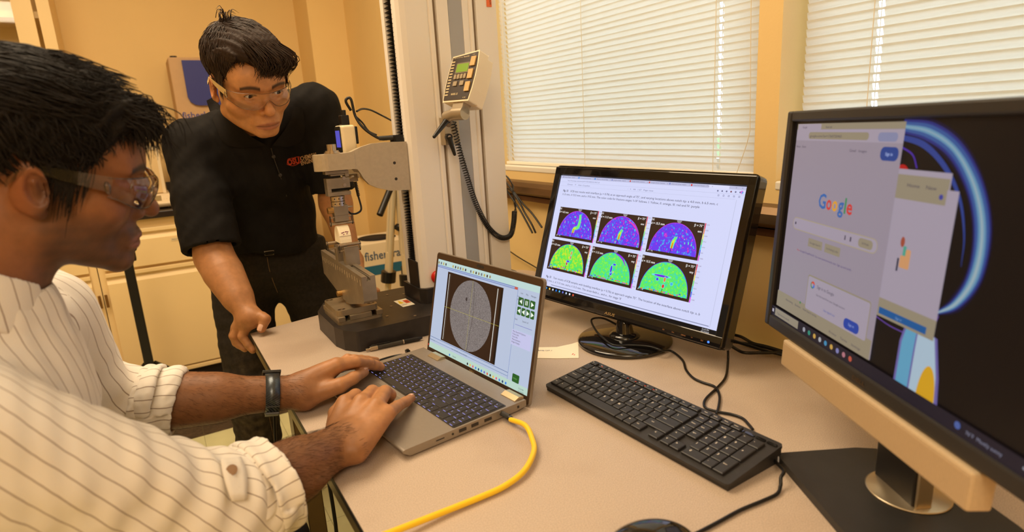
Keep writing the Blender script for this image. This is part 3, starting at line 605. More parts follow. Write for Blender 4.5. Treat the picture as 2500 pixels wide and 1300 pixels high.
add_text(bars, 'MARK-10', -.019, -.044, .007, lambda u, v: (u, -.0016, v), wid=.022, bold=.02); add_text(bars, 'CE', .022, -.0535, .004, lambda u, v: (u, -.0016, v), wid=.01)
for k in range(4): bars.box(-.0185+.0105*k, -.0165+.0105*k, -.0040, -.0036, -.001, .001)
obj('markings', bars, mat('print_cream', S(215, 195, 150), .6), pad)
# bracket arm between pad and column
BRZ = mat('bracket_grey', S(176, 160, 134), .35, .5)
hp = np.array(PM @ Vector((.004, .022, -.058)))-np.array([0, 0, H])
br_ = RL(); e0 = np.array([.655, 1.325, .037]); ax_ = nrm(np.array([-.75, .25, -.05]))
br = PB(); br.box(-.012, .022, .004, .03, -.082, -.056); br.cyl((-.012, .017, -.082), (.022, .017, -.082), .0155, n=24); bk = obj('tilt_bracket', br, BRZ, mc, bevel=.001)
c0 = np.array(PM @ Vector((-.012, .017, -.082)))-np.array([0, 0, H]); c1 = np.array(PM @ Vector((-.043, .020, -.088)))-np.array([0, 0, H])
obj('swivel', RL().cyl(c0, c1, .0135, n=24), BRZ, mc, bevel=.001)
obj('link_arm', RL().cyl((c0+c1)/2, np.array([.655, 1.385, -.0]), .008, n=14), BRZ, mc)
qa_ = atY(1077, 300, 1.385); qb_ = atY(1118, 352, 1.385); obj('clamp_block', RL().box(qa_[0], qb_[0], 1.37, 1.395, qb_[2], qa_[2]+.012), BRZ, mc, bevel=.001)
def lever(p0, p1, r0=.0075, r1=.004):
    p0 = np.array(p0); p1 = np.array(p1); n = np.array([-.1, -.99, 0]); o = obj('clamp_lever', RL().cyl(p0+n*-.008, p0+n*.004, .0085, n=16).cyl(p0, p1, r0, r1, n=14).sph(p1, r1, 12), BLK, mc)
    obj('lever_screw', RL().cyl(p0+n*.004, p0+n*.0055, .0042, n=12), STEEL, o)
lever(atY(1096, 335, 1.36), atY(1110, 377, 1.355)); lever(c1+np.array([-.002, -.008, -.006]), atY(1060, 334, 1.31), .0075, .0042)
# coiled cord
cp = smooth_path([atY(1107, 298, 1.365), atY(1120, 360, 1.37), atY(1140, 430, 1.375), atY(1163, 500, 1.378), atY(1192, 555, 1.38), atY(1222, 580, 1.38), atY(1246, 575, 1.385), atY(1254, 545, 1.39), atY(1256, 516, 1.395)], 30)
sl = np.concatenate([[0], np.cumsum([np.linalg.norm(cp[i+1]-cp[i]) for i in range(len(cp)-1)])]); L_ = sl[-1]; hx = []; u = None; NT = 92
for i in range(NT*10+1):
    t = i/(NT*10); s_ = L_*(1-(1-t)**1.0)*(.55*t+.45) if False else L_*(t*1.55-.55*t*t if t < 1 else 1)
    p = np.array([np.interp(s_, sl, [c[j] for c in cp]) for j in range(3)]); p2 = np.array([np.interp(min(s_+.002, L_), sl, [c[j] for c in cp]) for j in range(3)]); tt = nrm(p2-p) if s_ < L_-.002 else tt
    if u is None: u, w = frame(tt)
    else: u = nrm(u-tt*np.dot(u, tt)); w = np.cross(tt, u)
    a = 2*math.pi*i/10; hx.append(p+.0062*(math.cos(a)*u+math.sin(a)*w))
obj('coiled_cord', RL().tube(hx, .0016, n=5, sub=1), mat('cord_black', (.012, .011, .011), .35), mc)
cable('cord_tail', [atY(1256, 518, 1.395), atY(1259, 500, 1.40), atY(1252, 470, 1.42), atY(1253, 455, 1.44), atY(1240, 435, 1.47), atY(1228, 424, 1.5)], .0018); cable('cord_tail', [atY(1106, 268, 1.37), atY(1108, 285, 1.365), atY(1104, 298, 1.365)], .0018)
# specimen on the rollers
sp = []
for k in range(19):
    a = math.radians(180*k/18); sp.append((1.427+.0235*math.cos(a), -.2555+max(0, math.sin(a))**.9*.0395))
so = obj('rock_specimen', RL().prism(sp, 'x', .362, .389, smooth=False), mat('specimen_white', S(250, 236, 205), .6, noise=.03, nscale=90), bevel=.0006); tag(so, 'small white half-round test specimen with purple marks resting on two steel rollers', 'specimen')
ms = MB(); ms.M = Matrix.Translation((0, 0, H))
for du, dv, w_ in ((-.007, .0, .004), (-.0035, .001, .0035), (.002, .0018, .0045), (.006, .001, .004), (-.004, -.004, .003), (.004, -.0028, .003)):
    z = -.2315+dv; y = 1.427-.0235*math.sqrt(max(0, 1-((z+.2555)/.0395)**2.2))-.0006
    ms.add([(.3765+du-w_/2, y+.0002, z+.0007), (.3765+du+w_/2, y+.0002, z+.0012), (.3765+du+w_/2, y-.0004, z-.0006), (.3765+du-w_/2, y-.0004, z-.0011)], [(0, 1, 2, 3)])
obj('purple_mark', ms, mat('ink_purple', S(120, 25, 80), .5), so)
obj('crack_line', RL().box(.3615, .3895, 1.4045, 1.4052, -.2395, -.2388), mat('crack_grey', S(150, 130, 110), .7), so)
# ------------------------------------------------------------------ laptop
GR = mat('laptop_grey', S(150, 140, 128), .42, .45, noise=.02, nscale=200); GRD = mat('laptop_dark', (.022, .018, .016), .4); KBK = mat('key_black', (.020, .017, .016), .5); HG = mat('hinge_silver', S(205, 185, 150), .3, .8)
YAW = math.radians(-83.4)
lap = empty('laptop', (.371, .991, H+D), YAW); tag(lap, 'open grey laptop with lit keyboard under the seated man\'s hands', 'laptop')
def LB(): return MB()
w2, yf, yb, zt = .179, -.133, .108, .0175
obj('base', LB().prism([(yf, .0115), (yf+.012, .003), (yb-.02, .003), (yb, .006), (yb, zt), (yf+.004, zt-.0015), (yf, zt-.003)], 'x', -w2, w2), GR, lap, bevel=.002, world=False)
for x in (-.13, .13): obj('foot', LB().box(x-.02, x+.02, -.09, -.08, 0, .0035).box(x-.02, x+.02, .07, .08, 0, .0035), GRD, lap, world=False)
obj('touchpad', LB().prism(rrpoly(.115, .066, .004, (-.022, -.0825)), 'z', zt-.0008, zt-.0001), mat('touchpad_rim', S(190, 178, 160), .3, .5), lap, world=False)
obj('touchpad_surface', LB().prism(rrpoly(.1138, .0648, .0038, (-.022, -.0825)), 'z', zt-.0008, zt), mat('touchpad_grey', S(138, 128, 116), .35, .4), lap, world=False)
obj('key_well', LB().prism(rrpoly(.337, .108, .003, (.006, .0145)), 'z', zt-.0006, zt+.0002), GRD, lap, world=False)
PITX = .0176; KX0 = .006-.1675; KY0 = .0145+.0525
LROWS = [
 (.0142, [(1, 'Esc')]+[(1, 'F%d' % i) for i in range(1, 13)]+[(1, 'PrtSc'), (1, 'Del')], [(1, 'Calc'), (1, 'Hm'), (1, 'End'), (1, 'o')]),
 (.0182, [(1, c) for c in '`1234567890-=']+[(2, 'Backspace')], [(1, 'Num'), (1, '/'), (1, '*'), (1, '-')]),
 (.0182, [(1.5, 'Tab')]+[(1, c) for c in 'QWERTYUIOP[]']+[(1.5, '\\')], [(1, '7'), (1, '8'), (1, '9'), (1, '+')]),
 (.0182, [(1.75, 'CapsLock')]+[(1, c) for c in 'ASDFGHJKL;\'']+[(2.25, 'Enter')], [(1, '4'), (1, '5'), (1, '6'), (1, '')]),
 (.0182, [(2.25, 'Shift')]+[(1, c) for c in 'ZXCVBNM,./']+[(2.75, 'Shift')], [(1, '1'), (1, '2'), (1, '3'), (1, 'Enter')]),
 (.0182, [(1.2, 'Ctrl'), (1, 'Fn'), (1, '#'), (1, 'Alt'), (5.6, ''), (1, 'Alt'), (1.2, 'Ctrl'), (1, '<'), (1, '^'), (1, '>')], [(2, '0'), (1, '.'), (1, 'Enter')])]
_K = {}
def key_mesh(parent, w, d, z0, z1, m, tag_):
    k = (tag_, round(w, 4), round(d, 4))
    if k in _K: return child_copy(_K[k], parent)
    mb = MB(); b = .0007; t = .0011
    lo = [(-w/2, -d/2), (w/2, -d/2), (w/2, d/2), (-w/2, d/2)]; hi = [(-w/2+t, -d/2+t), (w/2-t, -d/2+t), (w/2-t, d/2-t), (-w/2+t, d/2-t)]
    mid = [(x*(1-b/w*0), y) for x, y in lo]
    mb.add([(x, y, z0) for x, y in lo]+[(x, y, z1-b) for x, y in lo]+[(x, y, z1) for x, y in hi], [(3, 2, 1, 0)]+[(i, (i+1) % 4, 4+(i+1) % 4, 4+i) for i in range(4)]+[(4+i, 4+(i+1) % 4, 8+(i+1) % 4, 8+i) for i in range(4)]+[(8, 9, 10, 11)])
    o = obj('key', mb, m, parent, world=False); _K[k] = o; return o
leg = MB(); glow = MB()
y = KY0
for ri, (ph, main, num) in enumerate(LROWS):
    x = KX0; row = [(w, t, 0) for w, t in main]+[(w, t, 1) for w, t in num]
    for j, (w, t, isn) in enumerate(row):
        if isn and not row[j-1][2]: x = KX0+15*PITX+.003
        u = PITX if not isn else .0166
        kw = w*u-.0022; kd = ph-.0026; cx, cy = x+w*u/2, y-ph/2
        key_mesh(lap, kw, kd, zt, zt+.0014, KBK, 'L').location = (cx, cy, 0)
        if t and t != '#': add_text(leg, t, cx-kw*.32, cy-.002, .0046 if len(t) == 1 else .0028, lambda a, b: (a, b, zt+.00155), bold=.02)
        elif t == '#':
            for dx in (-.0012, .0002):
                for dy in (-.0012, .0002): leg.add([(cx+dx, cy+dy, zt+.00155), (cx+dx+.0011, cy+dy, zt+.00155), (cx+dx+.0011, cy+dy+.0011, zt+.00155), (cx+dx, cy+dy+.0011, zt+.00155)], [(0, 1, 2, 3)])
        g0 = max(-.5*kw, -.0045); glow.add([(cx-.0042, cy-kd/2-.0010, zt+.0004), (cx+.0042, cy-kd/2-.0010, zt+.0004), (cx+.0042, cy-kd/2+.0002, zt+.0004), (cx-.0042, cy-kd/2+.0002, zt+.0004)], [(0, 1, 2, 3)])
        x += w*u
    y -= ph
obj('legends', leg, emat(205, 200, 255, .75), lap, world=False)['kind'] = 'stuff'; obj('backlight', glow, emat(170, 165, 255, 1.0), lap, world=False)['kind'] = 'stuff'
# side ports on the right edge
pt = lambda n, y0, y1, z0, z1, m=GRD: obj(n, LB().box(w2-.001, w2+.0006, y0, y1, z0, z1), m, lap, world=False)
pt('usb_port', -.032, -.018, .0075, .013); pt('usb_port', -.008, .006, .0075, .013); pt('hdmi_port', .018, .033, .0075, .0125); pt('card_slot', -.075, -.06, .009, .0105); obj('audio_jack', LB().cyl((w2, -.044, .010), (w2+.0006, -.044, .010), .002), GRD, lap, world=False); pt('lock_slot', .088, .092, .008, .012)
for x in (-.108, .152): obj('hinge_cover', LB().prism([(.088, zt), (.108, zt), (.108, zt+.004), (.098, zt+.0055), (.088, zt+.001)], 'x', x-.020, x+.020), HG, lap, bevel=.001, world=False)
# lid
ML = Matrix.Translation((.508, 1.006, H-.3772)) @ Matrix.Rotation(math.radians(-83.555), 4, 'Z') @ Matrix.Rotation(math.radians(-12.772), 4, 'X')
def LW(): m = MB(); m.M = ML; return m
lid = obj('lid', LW().prism(rrpoly(.358, .229, .008)[::-1], 'y', 0, .006), GR, lap, bevel=.0012)
obj('lid_bezel', LW().prism(rrpoly(.355, .226, .007)[::-1], 'y', -.0008, .0005), mat('bezel_brown', S(72, 54, 38), .42, .2), lid)
cm = LW(); cm.cyl((-.016, -.0012, .107), (-.016, .0, .107), .0033).cyl((-.005, -.0012, .107), (-.005, 0, .107), .0016); cm.prism(rrpoly(.024, .0062, .003, (-.013, .107))[::-1], 'y', -.0010, -.0005); obj('webcam', cm, mat('dark_plastic', (.02, .02, .02), .4), lid)
lt = LW(); add_text(lt, 'DELL', 0, -.1065, .0085, lambda u, v: (u, -.0011, v), bold=.03, align='c', wid=.019); obj('lid_lettering', lt, mat('letter_silver', S(225, 190, 130), .3, .6), lid)
s = Screen(-.0009); s.mb.M = ML
e = emat; LBl = e(186, 198, 222, .96)
s.rect(-.1705, -.096, .172, .1, LBl); s.rect(-.1705, .088, .172, .1, e(188, 216, 212)); s.rect(-.1705, -.096, .172, -.083, e(184, 212, 198))
s.rect(-.169, .083, .112, .088, e(120, 140, 190)); s.rect(-.1695, .0845, .1115, .0865, e(165, 180, 215)); s.rect(.102, .0832, .111, .0878, e(200, 90, 70))
s.rect(-.169, -.0715, .112, -.0705, e(90, 110, 160)); s.rect(.1118, -.083, .1126, .083, e(110, 130, 190)); s.rect(-.169, -.078, .112, -.0772, e(100, 130, 170))
s.rect(-.126, -.069, .07, .079, e(48, 28, 16)); s.rect(-.1235, -.069, -.1222, .077, e(12, 8, 8))
for x, w, c in ((-.1195, .0014, (235, 232, 225)), (-.1165, .0007, (120, 110, 100)), (.0525, .0016, (240, 238, 230)), (.0555, .0007, (110, 100, 92)), (.064, .006, (22, 14, 10)), (-.113, .0005, (90, 76, 62))): s.rect(x, -.066, x+w, .075, e(*c))
# the tomography-like grey ellipse
EL = bpy.data.materials.new('scan_grey'); EL.use_nodes = True
def noise_emit(m, scale, stops, k=1, detail=4, dist=0, base=None):
    nt = m.node_tree; p = nt.nodes['Principled BSDF']; tc = nt.nodes.new('ShaderNodeTexCoord'); n = nt.nodes.new('ShaderNodeTexNoise'); n.inputs['Scale'].default_value = scale; n.inputs['Detail'].default_value = detail; n.inputs['Distortion'].default_value = dist
    nt.links.new(tc.outputs['Object'], n.inputs[0]); r = nt.nodes.new('ShaderNodeValToRGB'); nt.links.new(n.outputs[0], r.inputs[0]); el = r.color_ramp.elements
    while len(el) < len(stops): el.new(.5)
    for q, (pp, c) in zip(el, stops): q.position = pp; q.color = S(*c)+(1,)
    nt.links.new(r.outputs[0], p.inputs['Emission Color']); p.inputs['Emission Strength'].default_value = k*2**-EXPO; p.inputs['Base Color'].default_value = (.004, .004, .005, 1); p.inputs['Roughness'].default_value = .35; p.inputs['Specular IOR Level'].default_value = .25
noise_emit(EL, 900, [(.3, (70, 62, 60)), (.5, (122, 114, 112)), (.7, (158, 150, 146))])
s.ell((-.029, .004), .073, .0715, EL); s.line([(-.029+.001, .0755), (-.022, .055), (-.02, .03), (-.0175, .005), (-.021, -.02), (-.0225, -.045), (-.026, -.066)], .0008, e(40, 34, 34))
s.line([(-.03, .0755), (-.0295, -.067)], .0005, e(190, 180, 60), sub=1); s.line([(-.125, .004), (.069, .006)], .0005, e(190, 180, 60), sub=1)
s.ell((-.046, .035), .0028, .0042, e(58, 50, 50), n=14)
for k in range(40):
    a, r_ = random.uniform(0, 6.28), random.uniform(.1, .95); s.ell((-.029+.07*r_*math.cos(a), .004+.069*r_*math.sin(a)), .0007, .0007, e(62, 54, 54) if k % 2 else e(175, 168, 160), n=6)
for k in range(21):
    if k in (4, 5, 12): continue
    s.rect(-.165+.0095*k, .0905, -.1605+.0095*k, .0955, e(*[(150, 130, 90), (110, 110, 120), (190, 170, 90), (70, 60, 60)][k % 4]))
GB = e(38, 92, 34)
for r_, y0 in ((0, .058), (1, .0405)):
    for k in range(3 if r_ == 0 else 4):
        w = .0145 if r_ == 0 else .0108; x = .1205+(w+.0018)*k; s.rr(x, y0, x+w, y0+.0145, .002, GB); c = (x+w/2, y0+.00725)
        if r_ == 0 and k == 1: s.rect(c[0]-.003, c[1]-.004, c[0]-.001, c[1]+.004, e(240, 250, 235)); s.rect(c[0]+.001, c[1]-.004, c[0]+.003, c[1]+.004, e(240, 250, 235))
        else:
            d_ = -1 if (k < 1 if r_ == 0 else k < 2) else 1; s.poly([(c[0]-.0035*d_, c[1]+.0045), (c[0]-.0035*d_, c[1]-.0045), (c[0]+.004*d_, c[1])], e(240, 250, 235))
s.rr(.130, -.081, .150, -.066, .002, GB); s.text('FINISH', .133, -.0755, .004, e(110, 170, 90)); s.rect(.1132, -.016, .17, .012, e(196, 196, 232)); s.line([(.12, .022), (.168, .022)], .0008, e(110, 110, 190), sub=1)
for i, t in enumerate(('Play Speed & Options', 'Frame Info', 'User Info', 'Measurements', 'Image Display')): s.text(t, .1165, .0075-.0048*i, .0042, e(60, 60, 80))
for t, x, v in (('Live', .126, .079), ('Play', .141, .079), ('Manager', .155, .079), ('Live', .118, .072), ('Start Time 0', .118, .0665), ('Seek', .118, .0305), ('Speed 1.0', .14, .0305)): s.text(t, x, v, .0042, e(60, 62, 80))
s.text('Time: 17:55:42:000  Frame No: 5044/5044', -.075, -.0765, .0034, e(50, 60, 80)); s.text('Search', -.068, -.0905, .005, e(80, 90, 100)); s.text('Player1', -.166, .0847, .003, e(40, 40, 70)); s.text('Replay Mode V3 2.0.0', -.168, -.0765, .003, e(50, 60, 80))
s.rect(-.0815, -.0915, -.0775, -.0875, e(30, 120, 215)); s.ell((-.166, -.089), .0022, .0022, e(200, 60, 40), n=12)
for k in range(14): s.ell((-.012+.0098*k, -.0895), .0024, .0026, e(*[(30, 30, 36), (240, 190, 70), (230, 90, 120), (60, 130, 220), (20, 60, 110), (40, 120, 220), (110, 90, 190), (220, 90, 60)][k % 8]), n=12)
s.text('12:10 PM', .153, -.0885, .0038, e(40, 50, 60)); s.text('10/17/2025', .152, -.0935, .0038, e(40, 50, 60))
obj('screen', s.mb, s.mats, lid)
# ------------------------------------------------------------------ ethernet cable with plug
yc = empty('ethernet_cable', tuple(Z(atZ(1265, 1028, D)))); tag(yc, 'yellow network cable plugged into the right side of the laptop', 'cable')
def lw(x, y, z): return np.array(wm(lap) @ Vector((x, y, z)))-np.array([0, 0, H])
p0 = lw(w2, .055, .010); p1 = lw(w2+.021, .055, .010); obj('plug', RL().add([], []) .cyl(p0, p1, .0058, .0066, n=4), mat('dark_plastic', (.02, .02, .02), .4), yc, bevel=.0012)
obj('boot', RL().cyl(p1, lw(w2+.032, .053, .0095), .005, .0042, n=12), mat('dark_plastic', (.02, .02, .02), .4), yc)
pts = [lw(w2+.026, .053, .0095), atZ(1283, 1040, -.474), atZ(1300, 1075, -.478), atZ(1303, 1105, -.480), atZ(1280, 1150, -.482), atZ(1235, 1186, -.484), atZ(1180, 1212, -.4845), atZ(1080, 1252, -.483), atZ(950, 1303, -.478), atZ(860, 1338, -.476), (.05, .64, -.49), (-.02, .66, -.6)]
obj('cord', RL().tube(pts, .0043, n=14), mat('cable_yellow', S(248, 205, 40), .38), yc)
# ------------------------------------------------------------------ glossy black monitor
GL_ = mat('gloss_black', (.008, .007, .007), .07, coat=.5); MBZ = mat('matte_black', (.016, .015, .014), .5)
MA = Matrix.Translation((.88, .983, H-.2715)) @ Matrix.Rotation(math.radians(-81.54), 4, 'Z') @ Matrix.Rotation(math.radians(-18.0), 4, 'X') @ Matrix.Rotation(math.radians(.77), 4, 'Y')
mo = empty('computer_monitor', (.845, .96, H+D)); tag(mo, 'glossy black monitor showing six coloured strain plots on a round base', 'monitor')
def AW(): m = MB(); m.M = MA; return m
u0, u1, v0, v1 = -.273, .273, -.1735, .1635; su0, su1, sv0, sv1 = -.2505, .2515, -.1475, .1395
bz = AW(); R_ = rrpoly(u1-u0, v1-v0, .008, (0, (v0+v1)/2), 4); n = len(R_)
bz.box(u0+.004, su0, -.006, .004, v0+.006, v1-.006).box(su1, u1-.004, -.006, .004, v0+.006, v1-.006).box(u0+.004, u1-.004, -.006, .004, sv1, v1-.004)
bz.prism([(v0+.003, -.0), (v0+.003, -.0075), (v0+.012, -.0095), (sv0, -.006), (sv0, .004), (v0+.003, .004)], 'x', u0+.006, u1-.006, M=MA @ Matrix(((1, 0, 0, 0), (0, 0, 1, 0), (0, 1, 0, 0), (0, 0, 0, 1))))
fz = obj('bezel', bz, GL_, mo, bevel=.002)
obj('housing', AW().prism(rrpoly(u1-u0, v1-v0, .012, (0, (v0+v1)/2), 4)[::-1], 'y', .0005, .026).prism(rrpoly(.44, .25, .03, (0, -.01), 4)[::-1], 'y', .026, .05), GL_, mo, bevel=.004)
t = AW(); add_text(t, 'ASUS', -.004, -.1665, .0085, lambda u, v: (u, -.0098, v), bold=.01, align='c', wid=.03, shear=.15); add_text(t, 'HDMI', -.232, -.167, .0058, lambda u, v: (u, -.0098, v), wid=.017, bold=.02)
obj('maker_lettering', t, mat('letter_silver', S(225, 190, 130), .3, .6), fz)
t = AW()
for i, c in enumerate(('E/S', 'O/v', 'MENU', '*/^', 'D')): add_text(t, c, .138+.0222*i, -.165, .0038, lambda u, v: (u, -.0098, v))
add_text(t, 'O', .229, -.165, .0038, lambda u, v: (u, -.0098, v)); obj('button_symbols', t, emat(200, 120, 60, .7), fz)
obj('power_light', AW().cyl((.243, -.0098, -.163), (.243, -.0088, -.163), .0022, n=12), emat(60, 110, 255, 2.5), fz)
def rainbow(name, scale, stops): m = bpy.data.materials.new(name); m.use_nodes = True; noise_emit(m, scale, stops, 1.0, 1.0, .6); return m
RV = rainbow('strain_violet', 170, [(.26, (215, 60, 210)), (.36, (120, 52, 235)), (.58, (96, 62, 240)), (.70, (70, 150, 240)), (.80, (120, 235, 210))])
RV2 = rainbow('strain_magenta', 200, [(.28, (235, 60, 190)), (.38, (130, 50, 232)), (.56, (98, 62, 240)), (.68, (70, 140, 240)), (.78, (80, 225, 225))])
RG = rainbow('strain_green', 150, [(.30, (70, 225, 120)), (.45, (110, 235, 70)), (.56, (160, 235, 60)), (.72, (230, 225, 50)), (.85, (240, 140, 40))])
RG2 = rainbow('strain_mint', 190, [(.30, (60, 210, 200)), (.42, (80, 230, 130)), (.56, (100, 238, 90)), (.72, (150, 240, 90)), (.85, (220, 230, 70))])
s = Screen(-.0008); s.mb.M = MA
s.rect(su0, sv0, su1, sv1, e(14, 12, 14)); s.rect(su0+.001, -.1395, su1-.0005, .1385, e(212, 216, 250)); s.rect(su0+.001, .1315, su1-.0005, .1385, e(190, 192, 224))
s.rect(.17, .1312, .2145, .1378, e(218, 220, 250)); s.line([(su0+.002, .1225), (su1-.001, .1225)], .0004, e(180, 184, 215), sub=1); s.line([(su0+.002, .113), (su1-.02, .113)], .0004, e(186, 190, 220), sub=1)
s.rect(su1-.0175, -.137, su1-.0165, .112, e(190, 194, 224)); s.rect(-.21, -.1355, .232, -.1338, e(140, 145, 178))
INK = e(42, 40, 66); GRY = e(112, 114, 150)
for i, tt in enumerate(('Home Depot - Search', 'Customize your browser', 'Welcome to Microsoft Edge', 'google scholar - Search', 'Google Scholar Citations', 'Google Scholar Citations', 'strain and stress analysis', 'Strain Field Analysis of Fra')):
    x = -.236+.053*i; s.text(tt, x, .1335, .004, GRY, wid=.036); s.text('x', x+.0425, .1335, .0042, GRY); s.ell((x-.004, .1348), .0021, .0021, e(*[(150, 150, 190), (30, 130, 220), (30, 130, 220), (130, 140, 200), (200, 80, 70), (200, 80, 70), (130, 140, 200), (215, 50, 50)][i]), n=10)
s.text('https://link.springer.com/content/pdf/10.1007/s00603-023-3456-7.pdf', -.222, .1252, .0042, GRY, wid=.105); s.text('Draw   T   Ask Copilot', -.22, .1155, .0045, GRY, wid=.075); s.text('-  +   44   / 67   Page view', -.03, .1155, .0045, GRY, wid=.07)
for i in range(6): s.ell((.192+.0095*i, .1268), .0018, .0018, GRY if i != 3 else e(120, 60, 70), n=8)
s.ell((.243, .127), .003, .003, e(210, 110, 220), n=12); s.ell((.2445, .1262), .0016, .0016, e(60, 180, 230), n=8)
for i in range(5): s.rect(.194+.011*i, .1165, .1972+.011*i, .1197, GRY); s.rect(.1946+.011*i, .1171, .1966+.011*i, .1191, e(212, 216, 250))
for i, c in enumerate('-ox'): s.text(c, .216+.013*i, .1335, .005, GRY)
s.text('Fig. 12', -.230, .0985, .0068, INK, bold=.025); s.text('SCB test results with interface (μ = 0.76) at an approach angle of 75°, and varying locations above notch tip: a 4.0 mm, b 6.5 mm, c', -.205, .0985, .0068, INK, wid=.404)
s.text('11.5 mm, d 15.5 mm, and e 19.5 mm. The color code for fracture stages ‘I–IV’ follows. I. Yellow, II. orange, III. red and IV. purple', -.230, .0895, .0068, INK, wid=.390)
s.text('Fig. 13', -.230, -.1185, .0068, INK, bold=.025); s.text('Test results of SCB samples with bedding interface (μ = 0.76) at approach angles 75°. The location of the interface above notch tip: a, b', -.205, -.1185, .0068, INK, wid=.415)
s.text('6.5 mm, c, d 11.5 mm, and e, f 15.5 mm. The strain field e... and e... for stage ‘II’', -.230, -.1278, .0068, INK, wid=.245)
WT = e(232, 228, 225); BRN = e(56, 36, 24)
boxes = [(-.2275, -.1020, -.0155, .060, 'a', '6.5', 'xx', RV), (-.0885, .0400, -.0145, .0605, 'c', '11.5', 'xx', RV2), (.0555, .1825, -.0145, .0605, 'e', '15.5', 'xx', RV),
         (-.2270, -.1005, -.0970, -.022, 'b', '6.5', 'xy', RG), (-.0890, .0400, -.0975, -.0225, 'd', '11.5', 'xy', RG2), (.0560, .1870, -.0980, -.0215, 'f', '15.5', 'xy', RG2)]
for a0, a1, b0, b1, ch, mm_, ax, M_ in boxes:
    s.rect(a0, b0, a1, b1, BRN); cx = (a0+a1)/2+.001; bw = a1-a0; bt = b0+.006
    s.ell((cx+.004, b1-.0005), .006, .0055, e(150, 145, 145), 180, 360, 14); s.ell((a0+.011, b0+.003), .007, .005, e(190, 188, 186), 0, 180, 14); s.ell((a0+.011, b0+.003), .005, .0034, e(90, 86, 84), 0, 180, 12)
    rimc = e(190, 60, 215) if ax == 'xx' else e(80, 60, 225)
    s.ell((cx, bt), bw*.452, (b1-b0)*.845, rimc, 0, 180, 40); s.ell((cx, bt), bw*.443, (b1-b0)*.83, M_, 0, 180, 40)
    if ax == 'xx':
        hx_ = cx-(.004 if ch == 'a' else .0); s.line([(hx_-.004, bt), (hx_-.002, bt+.012)], .0012, e(40, 36, 44), sub=1)
        pa = [(hx_-.002, bt+.010), (hx_-.001, bt+.022), (hx_+.004, bt+.034)] if ch != 'a' else [(hx_-.002, bt+.010), (hx_, bt+.020), (hx_+.012, bt+.026), (hx_+.014, bt+.044), (hx_+.012, bt+.056)]
        s.line(pa, [.008, .010, .007], e(80, 215, 225)); s.line(pa, [.006, .0075, .0035], e(120, 235, 120)); s.line(pa[:2]+[((pa[1][0]+pa[2][0])/2, (pa[1][1]+pa[2][1])/2)], [.0042, .0045, .002], e(235, 230, 50)); s.line(pa[:2], [.0025, .0015], e(230, 50, 30))
        if ch == 'c': s.line([(cx+.012, bt+.057), (cx+.035, bt+.045), (cx+.05, bt+.028)], [.001, .004, .001], e(235, 60, 180))
        for k in range(26):
            u_ = random.uniform(-.43, .43); vv = random.uniform(.0, .8)*math.sqrt(max(0, 1-(u_/.45)**2)); s.ell((cx+u_*bw, bt+vv*(b1-b0)*.9), .0012, random.uniform(.0012, .0035), random.choice([e(70, 200, 235), e(200, 60, 210), e(110, 235, 190)] if k < 18 else [e(230, 60, 170)]), n=7)
    else:
        s.line([(cx-.003, bt), (cx-.001, bt+.012)], .0012, e(40, 36, 44), sub=1)
        for u_, v_, w_, h_, c in {'b': [(0, .016, .0022, .004, (225, 40, 30)), (.003, .022, .005, .0022, (90, 60, 230)), (.009, .032, .002, .004, (235, 120, 40)), (.01, .043, .002, .005, (235, 150, 40))], 'd': [(.002, .016, .003, .004, (90, 60, 230)), (.001, .026, .0025, .008, (80, 40, 230)), (.008, .037, .004, .002, (80, 60, 230)), (.008, .02, .0018, .002, (235, 200, 50))], 'f': [(-.010, .034, .018, .0022, (110, 40, 220)), (-.018, .026, .003, .003, (70, 70, 230)), (.0, .028, .0025, .005, (235, 130, 40)), (-.001, .014, .003, .004, (225, 60, 30)), (.018, .022, .003, .003, (70, 180, 230))]}[ch]: s.ell((cx+u_, bt+v_), w_*1.4, h_*1.3, e(110, 225, 235), n=12); s.ell((cx+u_, bt+v_), w_, h_, e(*c), n=12)
        for k in range(22): u_ = -.44+.04*k; s.ell((cx+u_*bw, bt+random.uniform(0, .006)), .0024, .0014, e(*random.choice([(80, 60, 230), (235, 120, 40), (210, 50, 200), (70, 200, 230)])), n=8)
        if ch == 'd': s.line([(cx+.006, bt+.062), (cx+.026, bt+.054), (cx+.04, bt+.038)], [.001, .005, .001], e(150, 50, 220))
    s.text('(%s)' % ch, a0+.0015, b1-.006, .006, WT, bold=.02); s.text('d = %s mm' % mm_, a0+.0015, b1-.0145, .0066, WT, bold=.025); s.text('β = 75°', a1-.0015, b1-.0085, .0066, WT, bold=.02, align='r'); s.text('e'+ax, a1-.002, b1-.0195, .0062, WT, bold=.02, align='r')
    cb = a1+.0018
    for i, c in enumerate(((220, 30, 60), (235, 120, 50), (235, 225, 60), (110, 230, 90), (60, 210, 220), (60, 90, 235), (225, 50, 225))): h_ = (b1-b0)/7; s.rect(cb, b1-h_*(i+1), cb+.0022, b1-h_*i, e(*c))
    for i in range(7): s.text('0.0%d' % (30-5*i) if i < 6 else '-0.005', cb+.0035, b1-.004-.0112*i, .0032, e(120, 90, 120))
for k in range(10): s.ell((-.219+.0115*k, -.1437), .0026, .0026, e(*[(230, 230, 235), (40, 150, 225), (245, 205, 80), (225, 228, 235), (40, 120, 220), (90, 190, 240), (110, 120, 220), (190, 210, 240), (230, 230, 235), (225, 90, 60)][k]), n=12)
s.text('12:10 PM', .236, -.1425, .0042, e(230, 230, 235), align='c'); s.text('10/17/2025', .236, -.1468, .004, e(230, 230, 235), align='c')
obj('screen', s.mb, s.mats, fz)
